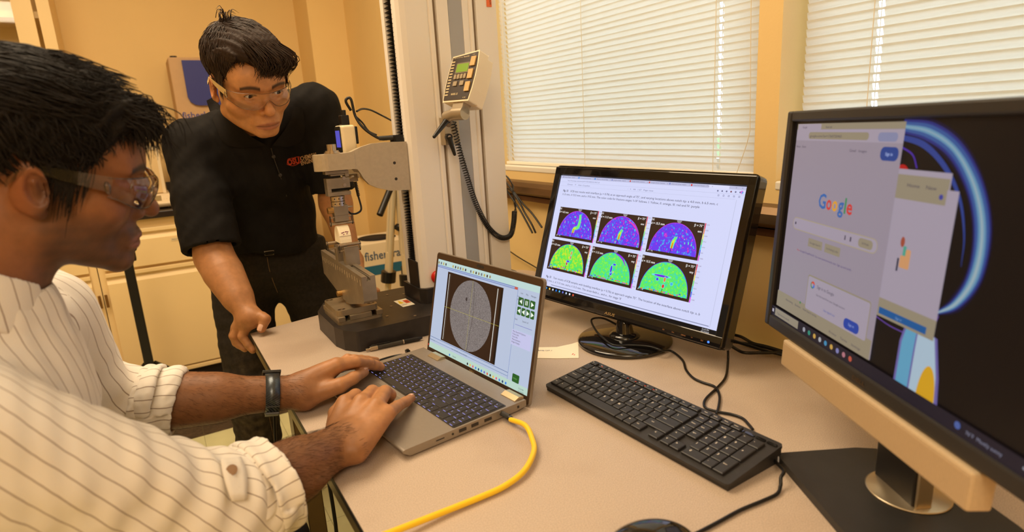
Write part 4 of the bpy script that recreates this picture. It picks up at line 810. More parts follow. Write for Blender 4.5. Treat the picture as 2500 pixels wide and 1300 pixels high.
# stand
st_ = obj('stand_base', MB().lathe([(0, 0), (.098, 0), (.1035, .003), (.104, .0075), (.1, .0115), (.04, .0165), (.034, .0168), (0, .017)], (.845, .96, H+D), 56), GL_, mo)
obj('base_collar', MB().lathe([(.034, .0165), (.034, .0195), (.026, .024), (0, .025)], (.845, .96, H+D), 32), GL_, mo)
nt_ = np.array(MA @ Vector((0, .026, -.13)))-np.array([0, 0, H]); obj('stand_neck', RL().tube([(.845, .96, -.472), (.848, .965, -.44), tuple(nt_+np.array([0, 0, -.03])), tuple(nt_)], [.021, .015, .017, .02], n=20), GL_, mo)
# ------------------------------------------------------------------ large dark monitor at the right
kD = .34/.36; MD = Matrix.Translation((.917*kD, .626*kD, H-.009*kD)) @ Matrix.Rotation(math.radians(-119.268), 4, 'Z') @ Matrix.Rotation(math.radians(-4.151), 4, 'X') @ Matrix.Rotation(math.radians(-.693), 4, 'Y')
dm = empty('computer_monitor', (.748, .325, H+D)); tag(dm, 'large dark matte monitor at the right edge with a beige speaker bar below', 'monitor')
def DW(): m = MB(); m.M = MD; return m
DK = mat('dell_black', (.020, .018, .017), .42); DW_, DH = .556, .341
o_ = DW(); o_.box(0, .0145, -.008, .006, -DH, 0).box(DW_-.0145, DW_, -.008, .006, -DH, 0).box(.0145, DW_-.0145, -.008, .006, -.0155, 0).box(.0145, DW_-.0145, -.008, .006, -DH, -.3215); bz = obj('bezel', o_, DK, dm, bevel=.003)
obj('housing', DW().prism(rrpoly(DW_, DH, .01, (DW_/2, -DH/2))[::-1], 'y', .0, .03).prism(rrpoly(.36, .24, .02, (DW_/2, -DH/2))[::-1], 'y', .03, .06), DK, dm, bevel=.003)
t = DW(); add_text(t, 'DELL', .262, -.334, .0075, lambda u, v: (u, -.0086, v), bold=.02, align='c', wid=.026); obj('maker_lettering', t, mat('letter_dim', S(92, 72, 50), .4, .5), bz)
s = Screen(-.0015); s.mb.M = MD; K1 = .55
s.rect(.0145, -.3215, DW_-.0145, -.0155, e(10, 5, 5)); 
arcp = [(.262, -.024), (.305, -.030), (.345, -.048), (.378, -.082), (.396, -.122), (.397, -.165), (.381, -.197), (.357, -.215)]
for w_, c in (([.020, .026, .026, .024, .024, .022, .018, .004], (20, 16, 60)), ([.015, .02, .02, .02, .02, .018, .012, .003], (50, 58, 150)), ([.010, .014, .014, .015, .016, .014, .009, .002], (70, 110, 185)), ([.004, .006, .006, .008, .009, .010, .006, .001], (130, 185, 220)), ([.0005, .001, .001, .002, .003, .004, .003, .001], (190, 215, 225))): s.line(arcp, w_, e(*c, k=K1))
s.line([(.262, -.036), (.30, -.044), (.335, -.065), (.362, -.095), (.376, -.13), (.379, -.16)], [.006, .007, .006, .004, .002, .0005], e(40, 60, 130)); s.line([(.265, -.047), (.285, -.055), (.295, -.069)], .002, e(70, 40, 150)); s.ell((.272, -.078), .012, .012, e(170, 20, 20), n=20)
s.line([(.362, -.216), (.35, -.245), (.30, -.25), (.262, -.246)], .0014, e(90, 60, 140))
s.poly([(.318, -.236), (.312, -.26), (.312, -.3135), (.382, -.3135), (.377, -.28), (.366, -.240), (.34, -.236)], e(100, 90, 150)); s.poly([(.321, -.236), (.3155, -.26), (.3155, -.3135), (.335, -.3135), (.335, -.262), (.336, -.236)], e(90, 150, 180)); s.poly([(.338, -.236), (.3375, -.26), (.3375, -.3135), (.377, -.3135), (.373, -.28), (.362, -.240)], e(160, 180, 195)); s.ell((.3625, -.3135), .0135, .042, e(200, 150, 30), 0, 180, 24)
K1 = .92; PNK = e(150, 138, 150, K1); PNK2 = e(162, 150, 164, K1); BG = e(146, 134, 112, K1); TXT = e(70, 62, 78)
s.rect(.262, -.244, .348, -.071, PNK2); s.rect(.262, -.104, .3465, -.077, BG); s.rect(.262, -.244, .361, -.105, PNK2); s.rect(.345, -.244, .361, -.088, PNK2); s.rect(.262, -.244, .361, -.222, BG); s.rect(.27, -.241, .349, -.233, e(24, 82, 140)); s.text('Sign in', .305, -.239, .004, e(120, 150, 190), align='c')
s.text('Home    New', .285, -.09, .006, TXT, wid=.045); s.ell((.338, -.096), .003, .003, e(60, 60, 140), n=10)
s.rect(.295, -.172, .300, -.155, e(70, 150, 130)); s.ell((.2925, -.151), .0035, .006, e(150, 70, 50), n=12); s.rr(.292, -.180, .308, -.166, .002, e(196, 142, 96)); s.rr(.300, -.170, .308, -.158, .002, e(196, 142, 96)); s.rect(.288, -.185, .291, -.170, e(40, 40, 60))
s.rect(.027, -.302, .268, -.019, PNK); s.rect(.027, -.027, .268, -.019, BG); s.rr(.029, -.0275, .093, -.0195, .002, PNK2); s.rect(.027, -.043, .268, -.0275, PNK2); s.rr(.062, -.0405, .204, -.031, .0045, BG); s.rr(.222, -.0415, .258, -.031, .005, e(126, 128, 158))
s.text('Google', .042, -.0255, .0045, TXT); s.text('New tab', .105, -.0255, .0045, TXT); s.text('google.com/?zx=1760720465', .066, -.038, .005, TXT, wid=.08); s.text('About   Store', .03, -.0535, .0048, TXT, wid=.028); s.text('Gmail   Images', .168, -.0555, .0048, TXT, wid=.036)
s.rr(.231, -.0635, .2635, -.0475, .007, e(34, 62, 130)); s.text('Sign in', .247, -.0575, .0052, e(150, 165, 210), align='c', bold=.02)
xg = .111
for ch, c, w_ in (('G', (50, 96, 160), .0185), ('o', (196, 52, 44), .0125), ('o', (214, 150, 30), .0125), ('g', (50, 96, 160), .0125), ('l', (50, 130, 80), .0035), ('e', (196, 52, 44), .0125)): s.text(ch, xg, -.1345, .0285, e(*c), wid=w_, bold=.02); xg += w_+.0018
s.rr(.048, -.1745, .252, -.156, .009, e(160, 146, 118)); s.rr(.0492, -.1733, .2508, -.1572, .0078, PNK2); s.ell((.056, -.165), .0022, .0022, TXT, n=10); s.rr(.214, -.171, .243, -.1595, .005, BG); s.text('AI Mode', .2285, -.1668, .004, TXT, align='c'); s.rect(.184, -.168, .1865, -.162, TXT); s.rect(.196, -.168, .199, -.162, TXT)
for x, t_ in ((.098, 'Google Search'), (.142, 'I’m Feeling Lucky')): s.rect(x, -.1925, x+.037, -.1805, BG); s.text(t_, x+.0185, -.188, .0042, TXT, align='c', wid=.028)
s.text('New', .070, -.2045, .0042, e(170, 50, 60)); s.text('Google DeepMind AI. Can now autonomously scan. Sign up and verify.', .079, -.2045, .0042, e(70, 50, 110), wid=.13)
s.rect(.027, -.302, .268, -.277, BG); s.rr(.1105, -.2835, .2575, -.2315, .004, BG); s.rr(.112, -.282, .256, -.2335, .003, PNK2)
s.ell((.1245, -.2445), .0052, .0052, e(60, 130, 90), n=16); s.ell((.1255, -.243), .0045, .0042, e(196, 70, 50), n=12); s.ell((.1265, -.2455), .0036, .003, e(60, 100, 190), n=12); s.ell((.1245, -.2445), .0026, .0026, PNK2, n=12)
s.text('Sign in to Google', .137, -.246, .0065, TXT, wid=.042); s.text('Get the most from your Google account', .137, -.2565, .0042, TXT, wid=.07); s.text('Stay signed out', .160, -.2725, .0045, e(60, 80, 150)); s.rr(.2085, -.2795, .2415, -.2655, .006, e(34, 62, 150)); s.text('Sign in', .225, -.2735, .0048, e(150, 165, 210), align='c')
s.text('Advertising     Business     How Search works', .055, -.2865, .0045, TXT, wid=.09); s.text('Privacy     Terms     Settings', .18, -.2965, .0045, TXT, wid=.07); s.ell((.098, -.278), .002, .002, e(50, 120, 70), n=8)
s.rect(.0145, -.3215, DW_-.0145, -.3055, e(26, 22, 34)); s.rect(.027, -.319, .1, -.307, e(140, 130, 112)); s.text('Type here to search', .034, -.3155, .0048, TXT); s.rect(.0175, -.3155, .0225, -.3105, e(180, 175, 190))
for k in range(9): s.ell((.118+.0145*k, -.3135), .0036, .0036, e(*[(150, 150, 160), (40, 130, 110), (190, 150, 70), (160, 160, 165), (60, 130, 170), (190, 150, 70), (120, 120, 170), (170, 110, 120), (180, 80, 60)][k]), n=12)
s.text('76°F  Mostly sunny', .425, -.3155, .0055, e(130, 130, 150)); s.ell((.414, -.312), .004, .004, e(70, 90, 150), n=10)
for i in range(8): s.ell((.49+.006*i, -.313), .0015, .0015, e(140, 140, 150), n=8)
obj('screen', s.mb, s.mats, bz)
sb = DW(); sb.box(.080, .452, -.014, .012, -.3825, -.3415); SBM = mat('speaker_beige', S(206, 182, 146), .5, .2, noise=.04, nscale=300); so_ = obj('speaker_bar', sb, SBM, dm, bevel=.003)
gr = DW(); k = 0
for i in range(147): gr.box(.0835+.0025*i, .0835+.0025*i+.0011, -.0143, -.0139, -.3785, -.3475)
obj('speaker_grille', gr, mat('grille_beige', S(198, 173, 137), .6, .2), so_)
U_ = np.array([-.4886, -.8725]); N_ = np.array([.8725, -.4886]); T0 = np.array([.697, .475])
def bpz(u, n): p = T0+U_*u+N_*n; return (p[0], p[1])
cor_ = [(.004, .002), (.0, .008), (0, .115), (.006, .14), (.02, .157), (.05, .170), (.12, .192), (.18, .195), (.235, .193), (.25, .18), (.25, .01), (.242, 0), (.012, 0)]
obj('stand_base', RL().prism([bpz(*c) for c in cor_], 'z', D, D+.011), mat('stand_black', (.022, .021, .021), .45, noise=.1, nscale=30), dm, bevel=.003)
DSC = mat('disc_silver', S(200, 186, 160), .3, .8); obj('swivel_disc', RL().lathe([(0, .011), (.046, .011), (.047, .0125), (.045, .0135), (0, .0145)], (.7485, .325, D), 48), DSC, dm)
m = RL(); 
def stem(u0_, u1_, n0, n1, z0, z1, name, mt, par=dm): return obj(name, RL().prism([bpz(u0_, n0), bpz(u1_, n0), bpz(u1_, n1), bpz(u0_, n1)], 'z', z0, z1), mt, par, bevel=.003)
sm_ = stem(.066, .140, .100, .122, D+.013, -.22, 'stem', mat('stem_black', (.02, .018, .017), .35)); stem(.1405, .144, .101, .121, D+.014, -.22, 'stem_trim', DSC, sm_)
# ------------------------------------------------------------------ full-size keyboard
TK = math.radians(7); kc = np.array([.634, .666]); KF = -.478
kbd = empty('computer_keyboard', (kc[0], kc[1], H+D), math.radians(-87.955)); tag(kbd, 'black full-size wired keyboard lying in front of the glossy black monitor', 'keyboard')
MK = Matrix.Translation((0, 0, KF-D)) @ Matrix.Translation((0, -.0615, 0)) @ Matrix.Rotation(TK, 4, 'X') @ Matrix.Translation((0, .0615, 0))
def KB_(): m = MB(); m.M = MK; return m
KP = mat('keyboard_plastic', (.022, .020, .020), .5, noise=.15, nscale=60)
m = KB_(); m.prism(rrpoly(.404, .123, .006), 'z', -.0045, 0); o = obj('body', m, KP, kbd, bevel=.0015, world=False)
m = MB(); m.add([(-.2, -.058, .0008), (.2, -.058, .0008), (.2, .058, .0008), (-.2, .058, .0008), (-.2, -.058, .0072), (.2, -.058, .0072), (.2, .058, .0212), (-.2, .058, .0212)], [(0, 3, 2, 1), (0, 1, 5, 4), (1, 2, 6, 5), (2, 3, 7, 6), (3, 0, 4, 7), (4, 5, 6, 7)]); obj('underside', m, KP, kbd, world=False)
KK = mat('keyboard_key', (.020, .018, .018), .42)
KU = .0177; x0 = -.1965; yt = .0555
FR = [(1, 'Esc'), (.3, None)]+[(1.12, 'F%d' % i) for i in range(1, 13)]+[(.26, None), (1, 'PrtSc'), (1, 'ScrLk'), (.12, None), (1, 'Pause'), (1, 'Insert')]
KR_ = [[(1, c) for c in '`1234567890-=']+[(2, 'Backspace')], [(1.5, 'Tab')]+[(1, c) for c in 'QWERTYUIOP[]']+[(1.5, '\\')], [(1.75, 'CapsLock')]+[(1, c) for c in 'ASDFGHJKL;\'']+[(2.25, 'Enter')],
       [(2.25, 'Shift')]+[(1, c) for c in 'ZXCVBNM,./']+[(2.75, 'Shift')], [(1, 'Ctrl'), (1.2, 'Fn'), (1, '#'), (1, 'Alt'), (5.6, ''), (1, 'Alt'), (1, '='), (1.2, 'Ctrl'), (.9, None), (1.1, '<')]]
NV = [['Home', 'End'], ['Delete', 'PgUp'], ['Ins', 'PgDn'], ['^', None], ['v', '>']]; NP = [['NumLk', '/', '*', '-'], ['7', '8', '9', '+'], ['4', '5', '6', ''], ['1', '2', '3', 'Enter'], ['0', None, '.', '']]
lg_ = KB_(); ZK = .0042
def kkey(cx, cy, w, d, t):
    o = key_mesh(kbd, w, d, 0, ZK, KK, 'K'); o.matrix_basis = MK @ Matrix.Translation((cx, cy, 0))
    if t == '#':
        for dx in (-.0016, .0001):
            for dy in (-.0012, .0005): lg_.add([(cx+dx, cy+dy, ZK+.0002), (cx+dx+.0014, cy+dy, ZK+.0002), (cx+dx+.0014, cy+dy+.0014, ZK+.0002), (cx+dx, cy+dy+.0014, ZK+.0002)], [(0, 1, 2, 3)])
    elif t: add_text(lg_, t, cx-w*.3, cy+(.0005 if len(t) == 1 else 0), .0058 if len(t) == 1 else .003, lambda a, b: (a, b, ZK+.0002), bold=.02)
x = x0
for w, t in FR:
    if t: kkey(x+w*KU/2, yt-.0055, w*KU-.0016, .0092, t)
    x += w*KU
y = yt-.0125
for r_, row in enumerate(KR_):
    x = x0
    for w, t in row:
        if t is not None: kkey(x+w*KU/2, y-.0095, w*KU-.002, .0172, t)
        x += w*KU
    for j, t in enumerate(NV[r_]):
        if t: kkey(x0+15*KU+.004+.0185*(j+.5), y-.0095, .0163, .0172, t)
    for j, t in enumerate(NP[r_]):
        u = .0183; cx = x0+15*KU+.0445+u*(j+.5)
        if t and t not in ('+', 'Enter', '0'): kkey(cx, y-.0095, u-.002, .0172, t)
        elif t == '0': kkey(cx+u/2, y-.0095, 2*u-.002, .0172, t)
        elif t in ('+', 'Enter'): kkey(cx, y-.0095-.0095, u-.002, .0362, t)
    y -= .019
obj('key_legends', lg_, mat('legend_white', S(225, 215, 200), .5), kbd, world=False)['kind'] = 'stuff'
rd = KB_()
for k, xk in enumerate((1.7, 5.6, 6.7, 8, 9.1)): rd.box(x0+xk*KU, x0+xk*KU+.004, yt-.0075, yt-.006, ZK+.0001, ZK+.0003)
obj('media_icons', rd, mat('legend_red', S(200, 70, 40), .5), kbd, world=False)
for k in range(4): o = obj('media_button', KB_().prism(rrpoly(.0155, .005, .0018, (.137+.018*k, .0505)), 'z', 0, .0016), GL_, kbd, world=False)
# ------------------------------------------------------------------ small things on the desk
def thing_cable(name, pts, r, label, m=BLK, n=8, cat='cable', grp=None): o = obj(name, RL().tube(pts, r, n=n), m); tag(o, label, cat, grp); return o
SP = lambda x, y: (1300+x/2.321, 740+y/2.321)
thing_cable('monitor_cable', [atZ(*SP(490, 130), -.455)]+[atZ(*SP(*p), z) for p, z in (((400, 88), -.45), ((335, 95), -.46), ((355, 150), -.465), ((400, 200), -.468), ((460, 240), -.470), ((560, 240), -.471), ((660, 248), -.471), ((730, 268), -.472), ((790, 275), -.484), ((850, 325), -.487), ((870, 380), -.487), ((910, 425), -.487), ((960, 450), -.487), ((1035, 478), -.487), ((1060, 530), -.487), ((1055, 590), -.487), ((1043, 632), -.4865))], .0024, 'thin black cable looping over the round monitor base to the keyboard')
thing_cable('monitor_cable', [atY(1777, 846, .75)]+[atZ(*SP(*p), -.4868) for p in ((1108, 330), (1095, 420), (1050, 478), (990, 535), (972, 570), (985, 598), (1050, 618), (1130, 633), (1190, 655), (1225, 690), (1248, 718))], .0024, 'thin black cable hanging from the right corner of the glossy monitor to the desk')
C4 = lambda x, y: (1740+x/8.127, 760+y/8.127)
for i, pts in enumerate((((340, 455), (560, 510), (800, 640), (1050, 700), (1380, 800), (1530, 860), (1700, 930)), ((330, 560), (560, 640), (760, 700), (1080, 800), (1300, 850), (1530, 895), (1700, 960)), ((330, 660), (440, 740), (620, 825), (900, 830), (1200, 825), (1550, 805), (1750, 800)), ((340, 600), (600, 640), (900, 690), (1150, 750), (1380, 820), (1700, 900)))):
    thing_cable('loose_cable', [atZ(*C4(*p), -.482+.002*(i % 3)) for p in pts], .0034, ['upper black cable of the bundle behind the two monitors', 'middle black cable crossing the bundle behind the two monitors', 'lowest black cable sagging across the desk behind the two monitors', 'second black cable from the top in the bundle behind the two monitors'][i])
E2 = lambda x, y: (1200+x/5.2, 300+y/5.2)
for i, (pts, X) in enumerate(((((160, 650), (230, 720), (270, 830), (275, 920), (290, 1040), (315, 1120)), 1.04), (((160, 730), (270, 860), (400, 1030), (520, 1160), (640, 1330)), 1.045), (((170, 830), (250, 860), (350, 1000), (420, 1140), (510, 1290), (560, 1400)), 1.03), (((185, 850), (260, 960), (350, 1090), (440, 1250), (520, 1400)), 1.04))):
    thing_cable('wall_cable', [atX(*E2(*p), X) for p in pts], .0032 if i else .002, ['thin black cable rising from the coiled cord beside the column', 'upper black cable slanting down the wall behind the glossy monitor', 'middle black cable slanting down the wall behind the glossy monitor', 'lower black cable slanting down the wall behind the glossy monitor'][i])
thing_cable('wall_cable', [atX(*p, 1.09) for p in ((1236, 608), (1262, 626), (1285, 640), (1312, 656), (1345, 680))], .0022, 'short black cable low on the wall beside the foot of the column')
thing_cable('mouse_cable', [atZ(*SP(*p), z) for p, z in (((1355, 870), -.484), ((1390, 915), -.482), ((1425, 955), -.474), ((1408, 990), -.476), ((1405, 1040), -.484), ((1385, 1085), -.487), ((1300, 1125), -.487), ((1180, 1175), -.487), ((1060, 1240), -.487), ((950, 1298), -.486), ((880, 1330), -.480))], .0024, 'black mouse cable winding from the keyboard end past the stand base')
thing_cable('power_cable', [lw(-.1795, .08, .010), atZ(1000, 868, -.480), atZ(975, 868, -.485), atZ(935, 878, -.486), atZ(860, 905, -.486), atZ(800, 915, -.486), atZ(740, 925, -.486), atZ(690, 938, -.486), atZ(655, 950, -.486), (.14, 1.2, -.5), (.12, 1.21, -.7)], .0028, 'black power cable running from the laptop\'s left side under the wrist')
tie = RL(); q = atZ(996, 866, -.482); tie.cyl(q+np.array([0, 0, -.005]), q+np.array([0, 0, .012]), .0035, n=8).box(q[0]-.004, q[0]+.004, q[1]-.006, q[1]+.006, q[2]+.004, q[2]+.010); tag(obj('cable_tie', tie, BLK), 'small black hook-and-loop tie on the laptop power cable', 'cable tie')
thing_cable('plug_strip', [atZ(1330, 500, D)*0+np.array([.69, .47, -.484]), np.array([.705, .482, -.484])], .006, 'grey plug end tucked beneath the right end of the keyboard', mat('plug_silver', S(180, 180, 185), .4), cat='plug')
# mouse
mz = empty('computer_mouse', (.425, .44, H+D)); tag(mz, 'black computer mouse at the bottom edge of the picture', 'mouse')
def mousef(P): return smax(smax(d_ell(P, (.424, .442, -.4935), (.036, .058, .0365), Rot(0, 0, 68)), -(P[:, 2]+.4885), .002), d_ell(P, (.424, .442, -.49), (.034, .060, .05), Rot(0, 0, 68)), .003)
sdf_obj('shell', mousef, (.34, .35, -.5), (.49, .5, -.45), .0015, GL_, mz)
pd_ = np.array([.424, .442, 0]); hd = np.array([math.cos(math.radians(158)), math.sin(math.radians(158)), 0])
obj('scroll_wheel', RL().cyl(pd_-hd*.033+np.array([0, 0, -.4705])+np.array([-hd[1], hd[0], 0])*.003, pd_-hd*.033+np.array([0, 0, -.4705])-np.array([-hd[1], hd[0], 0])*.003, .0065, n=20), MBZ, mz)
# paper note
P_ = [atZ(*p, D) for p in ((1300, 850), (1360, 849), (1397, 841), (1412, 836), (1413, 876), (1360, 877), (1300, 876))]
nt2 = RL(); nt2.prism([(p[0], p[1]) for p in P_][::-1], 'z', D+.0006, D+.0012); no = obj('paper_note', nt2, mat('note_paper', S(250, 238, 212), .6)); tag(no, 'torn strip of white paper with handwriting beside the round monitor base', 'paper')
nv = lambda u, v: tuple(P_[0]+(P_[4]-P_[6])*u+(P_[0]-P_[6])*(v-1))[:2]+(D+.0015,)
m = RL(); add_text(m, 'RM6127-1', .12, .62, .17, nv, wid=.32, shear=.2); obj('handwriting', m, mat('ink_faint', S(120, 110, 120), .7), no)
m = RL(); m.add([nv(.86, .3), nv(.9, .42), nv(.91, .4), nv(.875, .28)], [(0, 1, 2, 3)]); m.add([nv(.9, .25), nv(.93, .33), nv(.935, .3), nv(.91, .22)], [(0, 1, 2, 3)]); obj('red_mark', m, mat('ink_red', S(215, 60, 60), .6), no)
# pen
pa, pb = atZ(893, 855, D+.006), atZ(1031, 825, D+.0065); pen = empty('ballpoint_pen', tuple(Z((pa+pb)/2-np.array([0, 0, .006])))); tag(pen, 'black ballpoint pen with silver tip lying against the machine base', 'pen')
f_ = lambda t: pa+(pb-pa)*t
obj('barrel', RL().cyl(f_(.2), f_(.66), .0052, n=16), mat('pen_dark', S(70, 66, 60), .3, .5), pen); obj('grip', RL().cyl(f_(.66), f_(.92), .0056, n=16).cyl(f_(.92), f_(1), .0056, .0022, n=16), BLK, pen); obj('ring', RL().cyl(f_(.645), f_(.665), .0058, n=16), STEEL, pen)
obj('cap', RL().cyl(f_(.07), f_(.2), .0057, n=16).cyl(f_(0), f_(.07), .0026, n=12), STEEL, pen); up = np.array([0, 0, .0075]); obj('clip', RL().tube([f_(.09)+up*.6, f_(.12)+up, f_(.42)+up*.9], .0013, n=6, sub=2), BLK, pen)
# ------------------------------------------------------------------ people: materials
def colmat(name, rough=.5, sub=.0, spec=.4, bump=.25, bscale=260, var=.12, vscale=70):
    m = bpy.data.materials.new(name); m.use_nodes = True; nt = m.node_tree; b = nt.nodes['Principled BSDF']; b.inputs['Roughness'].default_value = rough; b.inputs['Specular IOR Level'].default_value = spec
    if sub: b.inputs['Subsurface Weight'].default_value = sub; b.inputs['Subsurface Radius'].default_value = (.010, .004, .002); b.inputs['Subsurface Scale'].default_value = .6
    a = nt.nodes.new('ShaderNodeAttribute'); a.attribute_name = 'Col'; tc = nt.nodes.new('ShaderNodeTexCoord'); n = nt.nodes.new('ShaderNodeTexNoise'); n.inputs['Scale'].default_value = vscale; n.inputs['Detail'].default_value = 5
    nt.links.new(tc.outputs['Object'], n.inputs[0]); r = nt.nodes.new('ShaderNodeMapRange'); r.inputs[1].default_value = .3; r.inputs[2].default_value = .7; r.inputs[3].default_value = 1-var; r.inputs[4].default_value = 1+var; nt.links.new(n.outputs[0], r.inputs[0])
    mx = nt.nodes.new('ShaderNodeVectorMath'); mx.operation = 'SCALE'; nt.links.new(a.outputs['Color'], mx.inputs[0]); nt.links.new(r.outputs[0], mx.inputs['Scale']); nt.links.new(mx.outputs[0], b.inputs['Base Color'])
    n2 = nt.nodes.new('ShaderNodeTexNoise'); n2.inputs['Scale'].default_value = bscale; n2.inputs['Detail'].default_value = 3; nt.links.new(tc.outputs['Object'], n2.inputs[0]); bp = nt.nodes.new('ShaderNodeBump'); bp.inputs['Strength'].default_value = bump; bp.inputs['Distance'].default_value = .0008
    nt.links.new(n2.outputs[0], bp.inputs['Height']); nt.links.new(bp.outputs[0], b.inputs['Normal']); return m
SKIN = colmat('skin', .48, .12)
def stripe_mat(name, base, line, spacing, width, wob=.0):
    m = bpy.data.materials.new(name); m.use_nodes = True; nt = m.node_tree; b = nt.nodes['Principled BSDF']; b.inputs['Roughness'].default_value = .85; b.inputs['Specular IOR Level'].default_value = .2; b.inputs['Sheen Weight'].default_value = .15
    a = nt.nodes.new('ShaderNodeAttribute'); a.attribute_name = 'stripe'; tc = nt.nodes.new('ShaderNodeTexCoord')
    n = nt.nodes.new('ShaderNodeTexNoise'); n.inputs['Scale'].default_value = 30; nt.links.new(tc.outputs['Object'], n.inputs[0])
    def M_(op, x, y=None):
        q = nt.nodes.new('ShaderNodeMath'); q.operation = op
        for i, v in enumerate((x, y)):
            if v is None: continue
            if isinstance(v, (int, float)): q.inputs[i].default_value = v
            else: nt.links.new(v, q.inputs[i])
        return q.outputs[0]
    w = M_('ADD', a.outputs['Fac'], M_('MULTIPLY', n.outputs[0], wob)); f = M_('FRACT', M_('DIVIDE', w, spacing)); t = M_('LESS_THAN', M_('ABSOLUTE', M_('SUBTRACT', f, .5)), width/2)
    wv = nt.nodes.new('ShaderNodeTexNoise'); wv.inputs['Scale'].default_value = 900; nt.links.new(tc.outputs['Object'], wv.inputs[0])
    mx = nt.nodes.new('ShaderNodeMix'); mx.data_type = 'RGBA'; nt.links.new(t, mx.inputs[0]); mx.inputs[6].default_value = base+(1,); mx.inputs[7].default_value = line+(1,); nt.links.new(mx.outputs[2], b.inputs['Base Color'])
    bp = nt.nodes.new('ShaderNodeBump'); bp.inputs['Strength'].default_value = .35; bp.inputs['Distance'].default_value = .001; nt.links.new(wv.outputs[0], bp.inputs['Height']); nt.links.new(bp.outputs[0], b.inputs['Normal']); return m
def multi_obj(name, parts, material, parent, relax=1):
    """several regions of one body meshed at their own fineness and kept as ONE mesh object"""
    VV, FF, CC = [], [], []; off = 0
    for fn, lo, hi, h, color in parts:
        V, F = sdf_mesh(fn, lo, hi, h)
        for _ in range(relax):
            s = np.zeros_like(V); n = np.zeros(len(V))
            for i in range(4):
                j = (i+1) % 4; np.add.at(s, F[:, i], V[F[:, j]]); np.add.at(n, F[:, i], 1); np.add.at(s, F[:, j], V[F[:, i]]); np.add.at(n, F[:, j], 1)
            V = V*.5+.5*s/np.maximum(n, 1)[:, None]
        VV.append(V); FF.append(F+off); CC.append(color(V)); off += len(V)
    V = np.concatenate(VV); F = np.concatenate(FF); C_ = np.concatenate(CC); loc = np.array(wm(parent).translation); Vl = V+np.array([0, 0, H])-loc
    me = bpy.data.meshes.new(name); me.vertices.add(len(V)); me.vertices.foreach_set('co', Vl.ravel()); me.loops.add(F.size); me.loops.foreach_set('vertex_index', F.ravel().astype(np.int32)); me.polygons.add(len(F))
    me.polygons.foreach_set('loop_start', np.arange(0, F.size, 4, dtype=np.int32)); me.polygons.foreach_set('loop_total', np.full(len(F), 4, np.int32)); me.update(calc_edges=True)
    me.polygons.foreach_set('use_smooth', np.ones(len(me.polygons), bool)); me.materials.append(material)
    a = me.color_attributes.new('Col', 'FLOAT_COLOR', 'POINT'); a.data.foreach_set('color', np.concatenate([C_, np.ones((len(C_), 1))], 1).astype(np.float32).ravel())
    o = bpy.data.objects.new(name, me); COL.objects.link(o); o.parent = parent; return o
def gauss(d, s): return np.exp(-(d/s)**2)
def mixc(c, d, w): return c*(1-w[:, None])+np.array(d)*w[:, None]
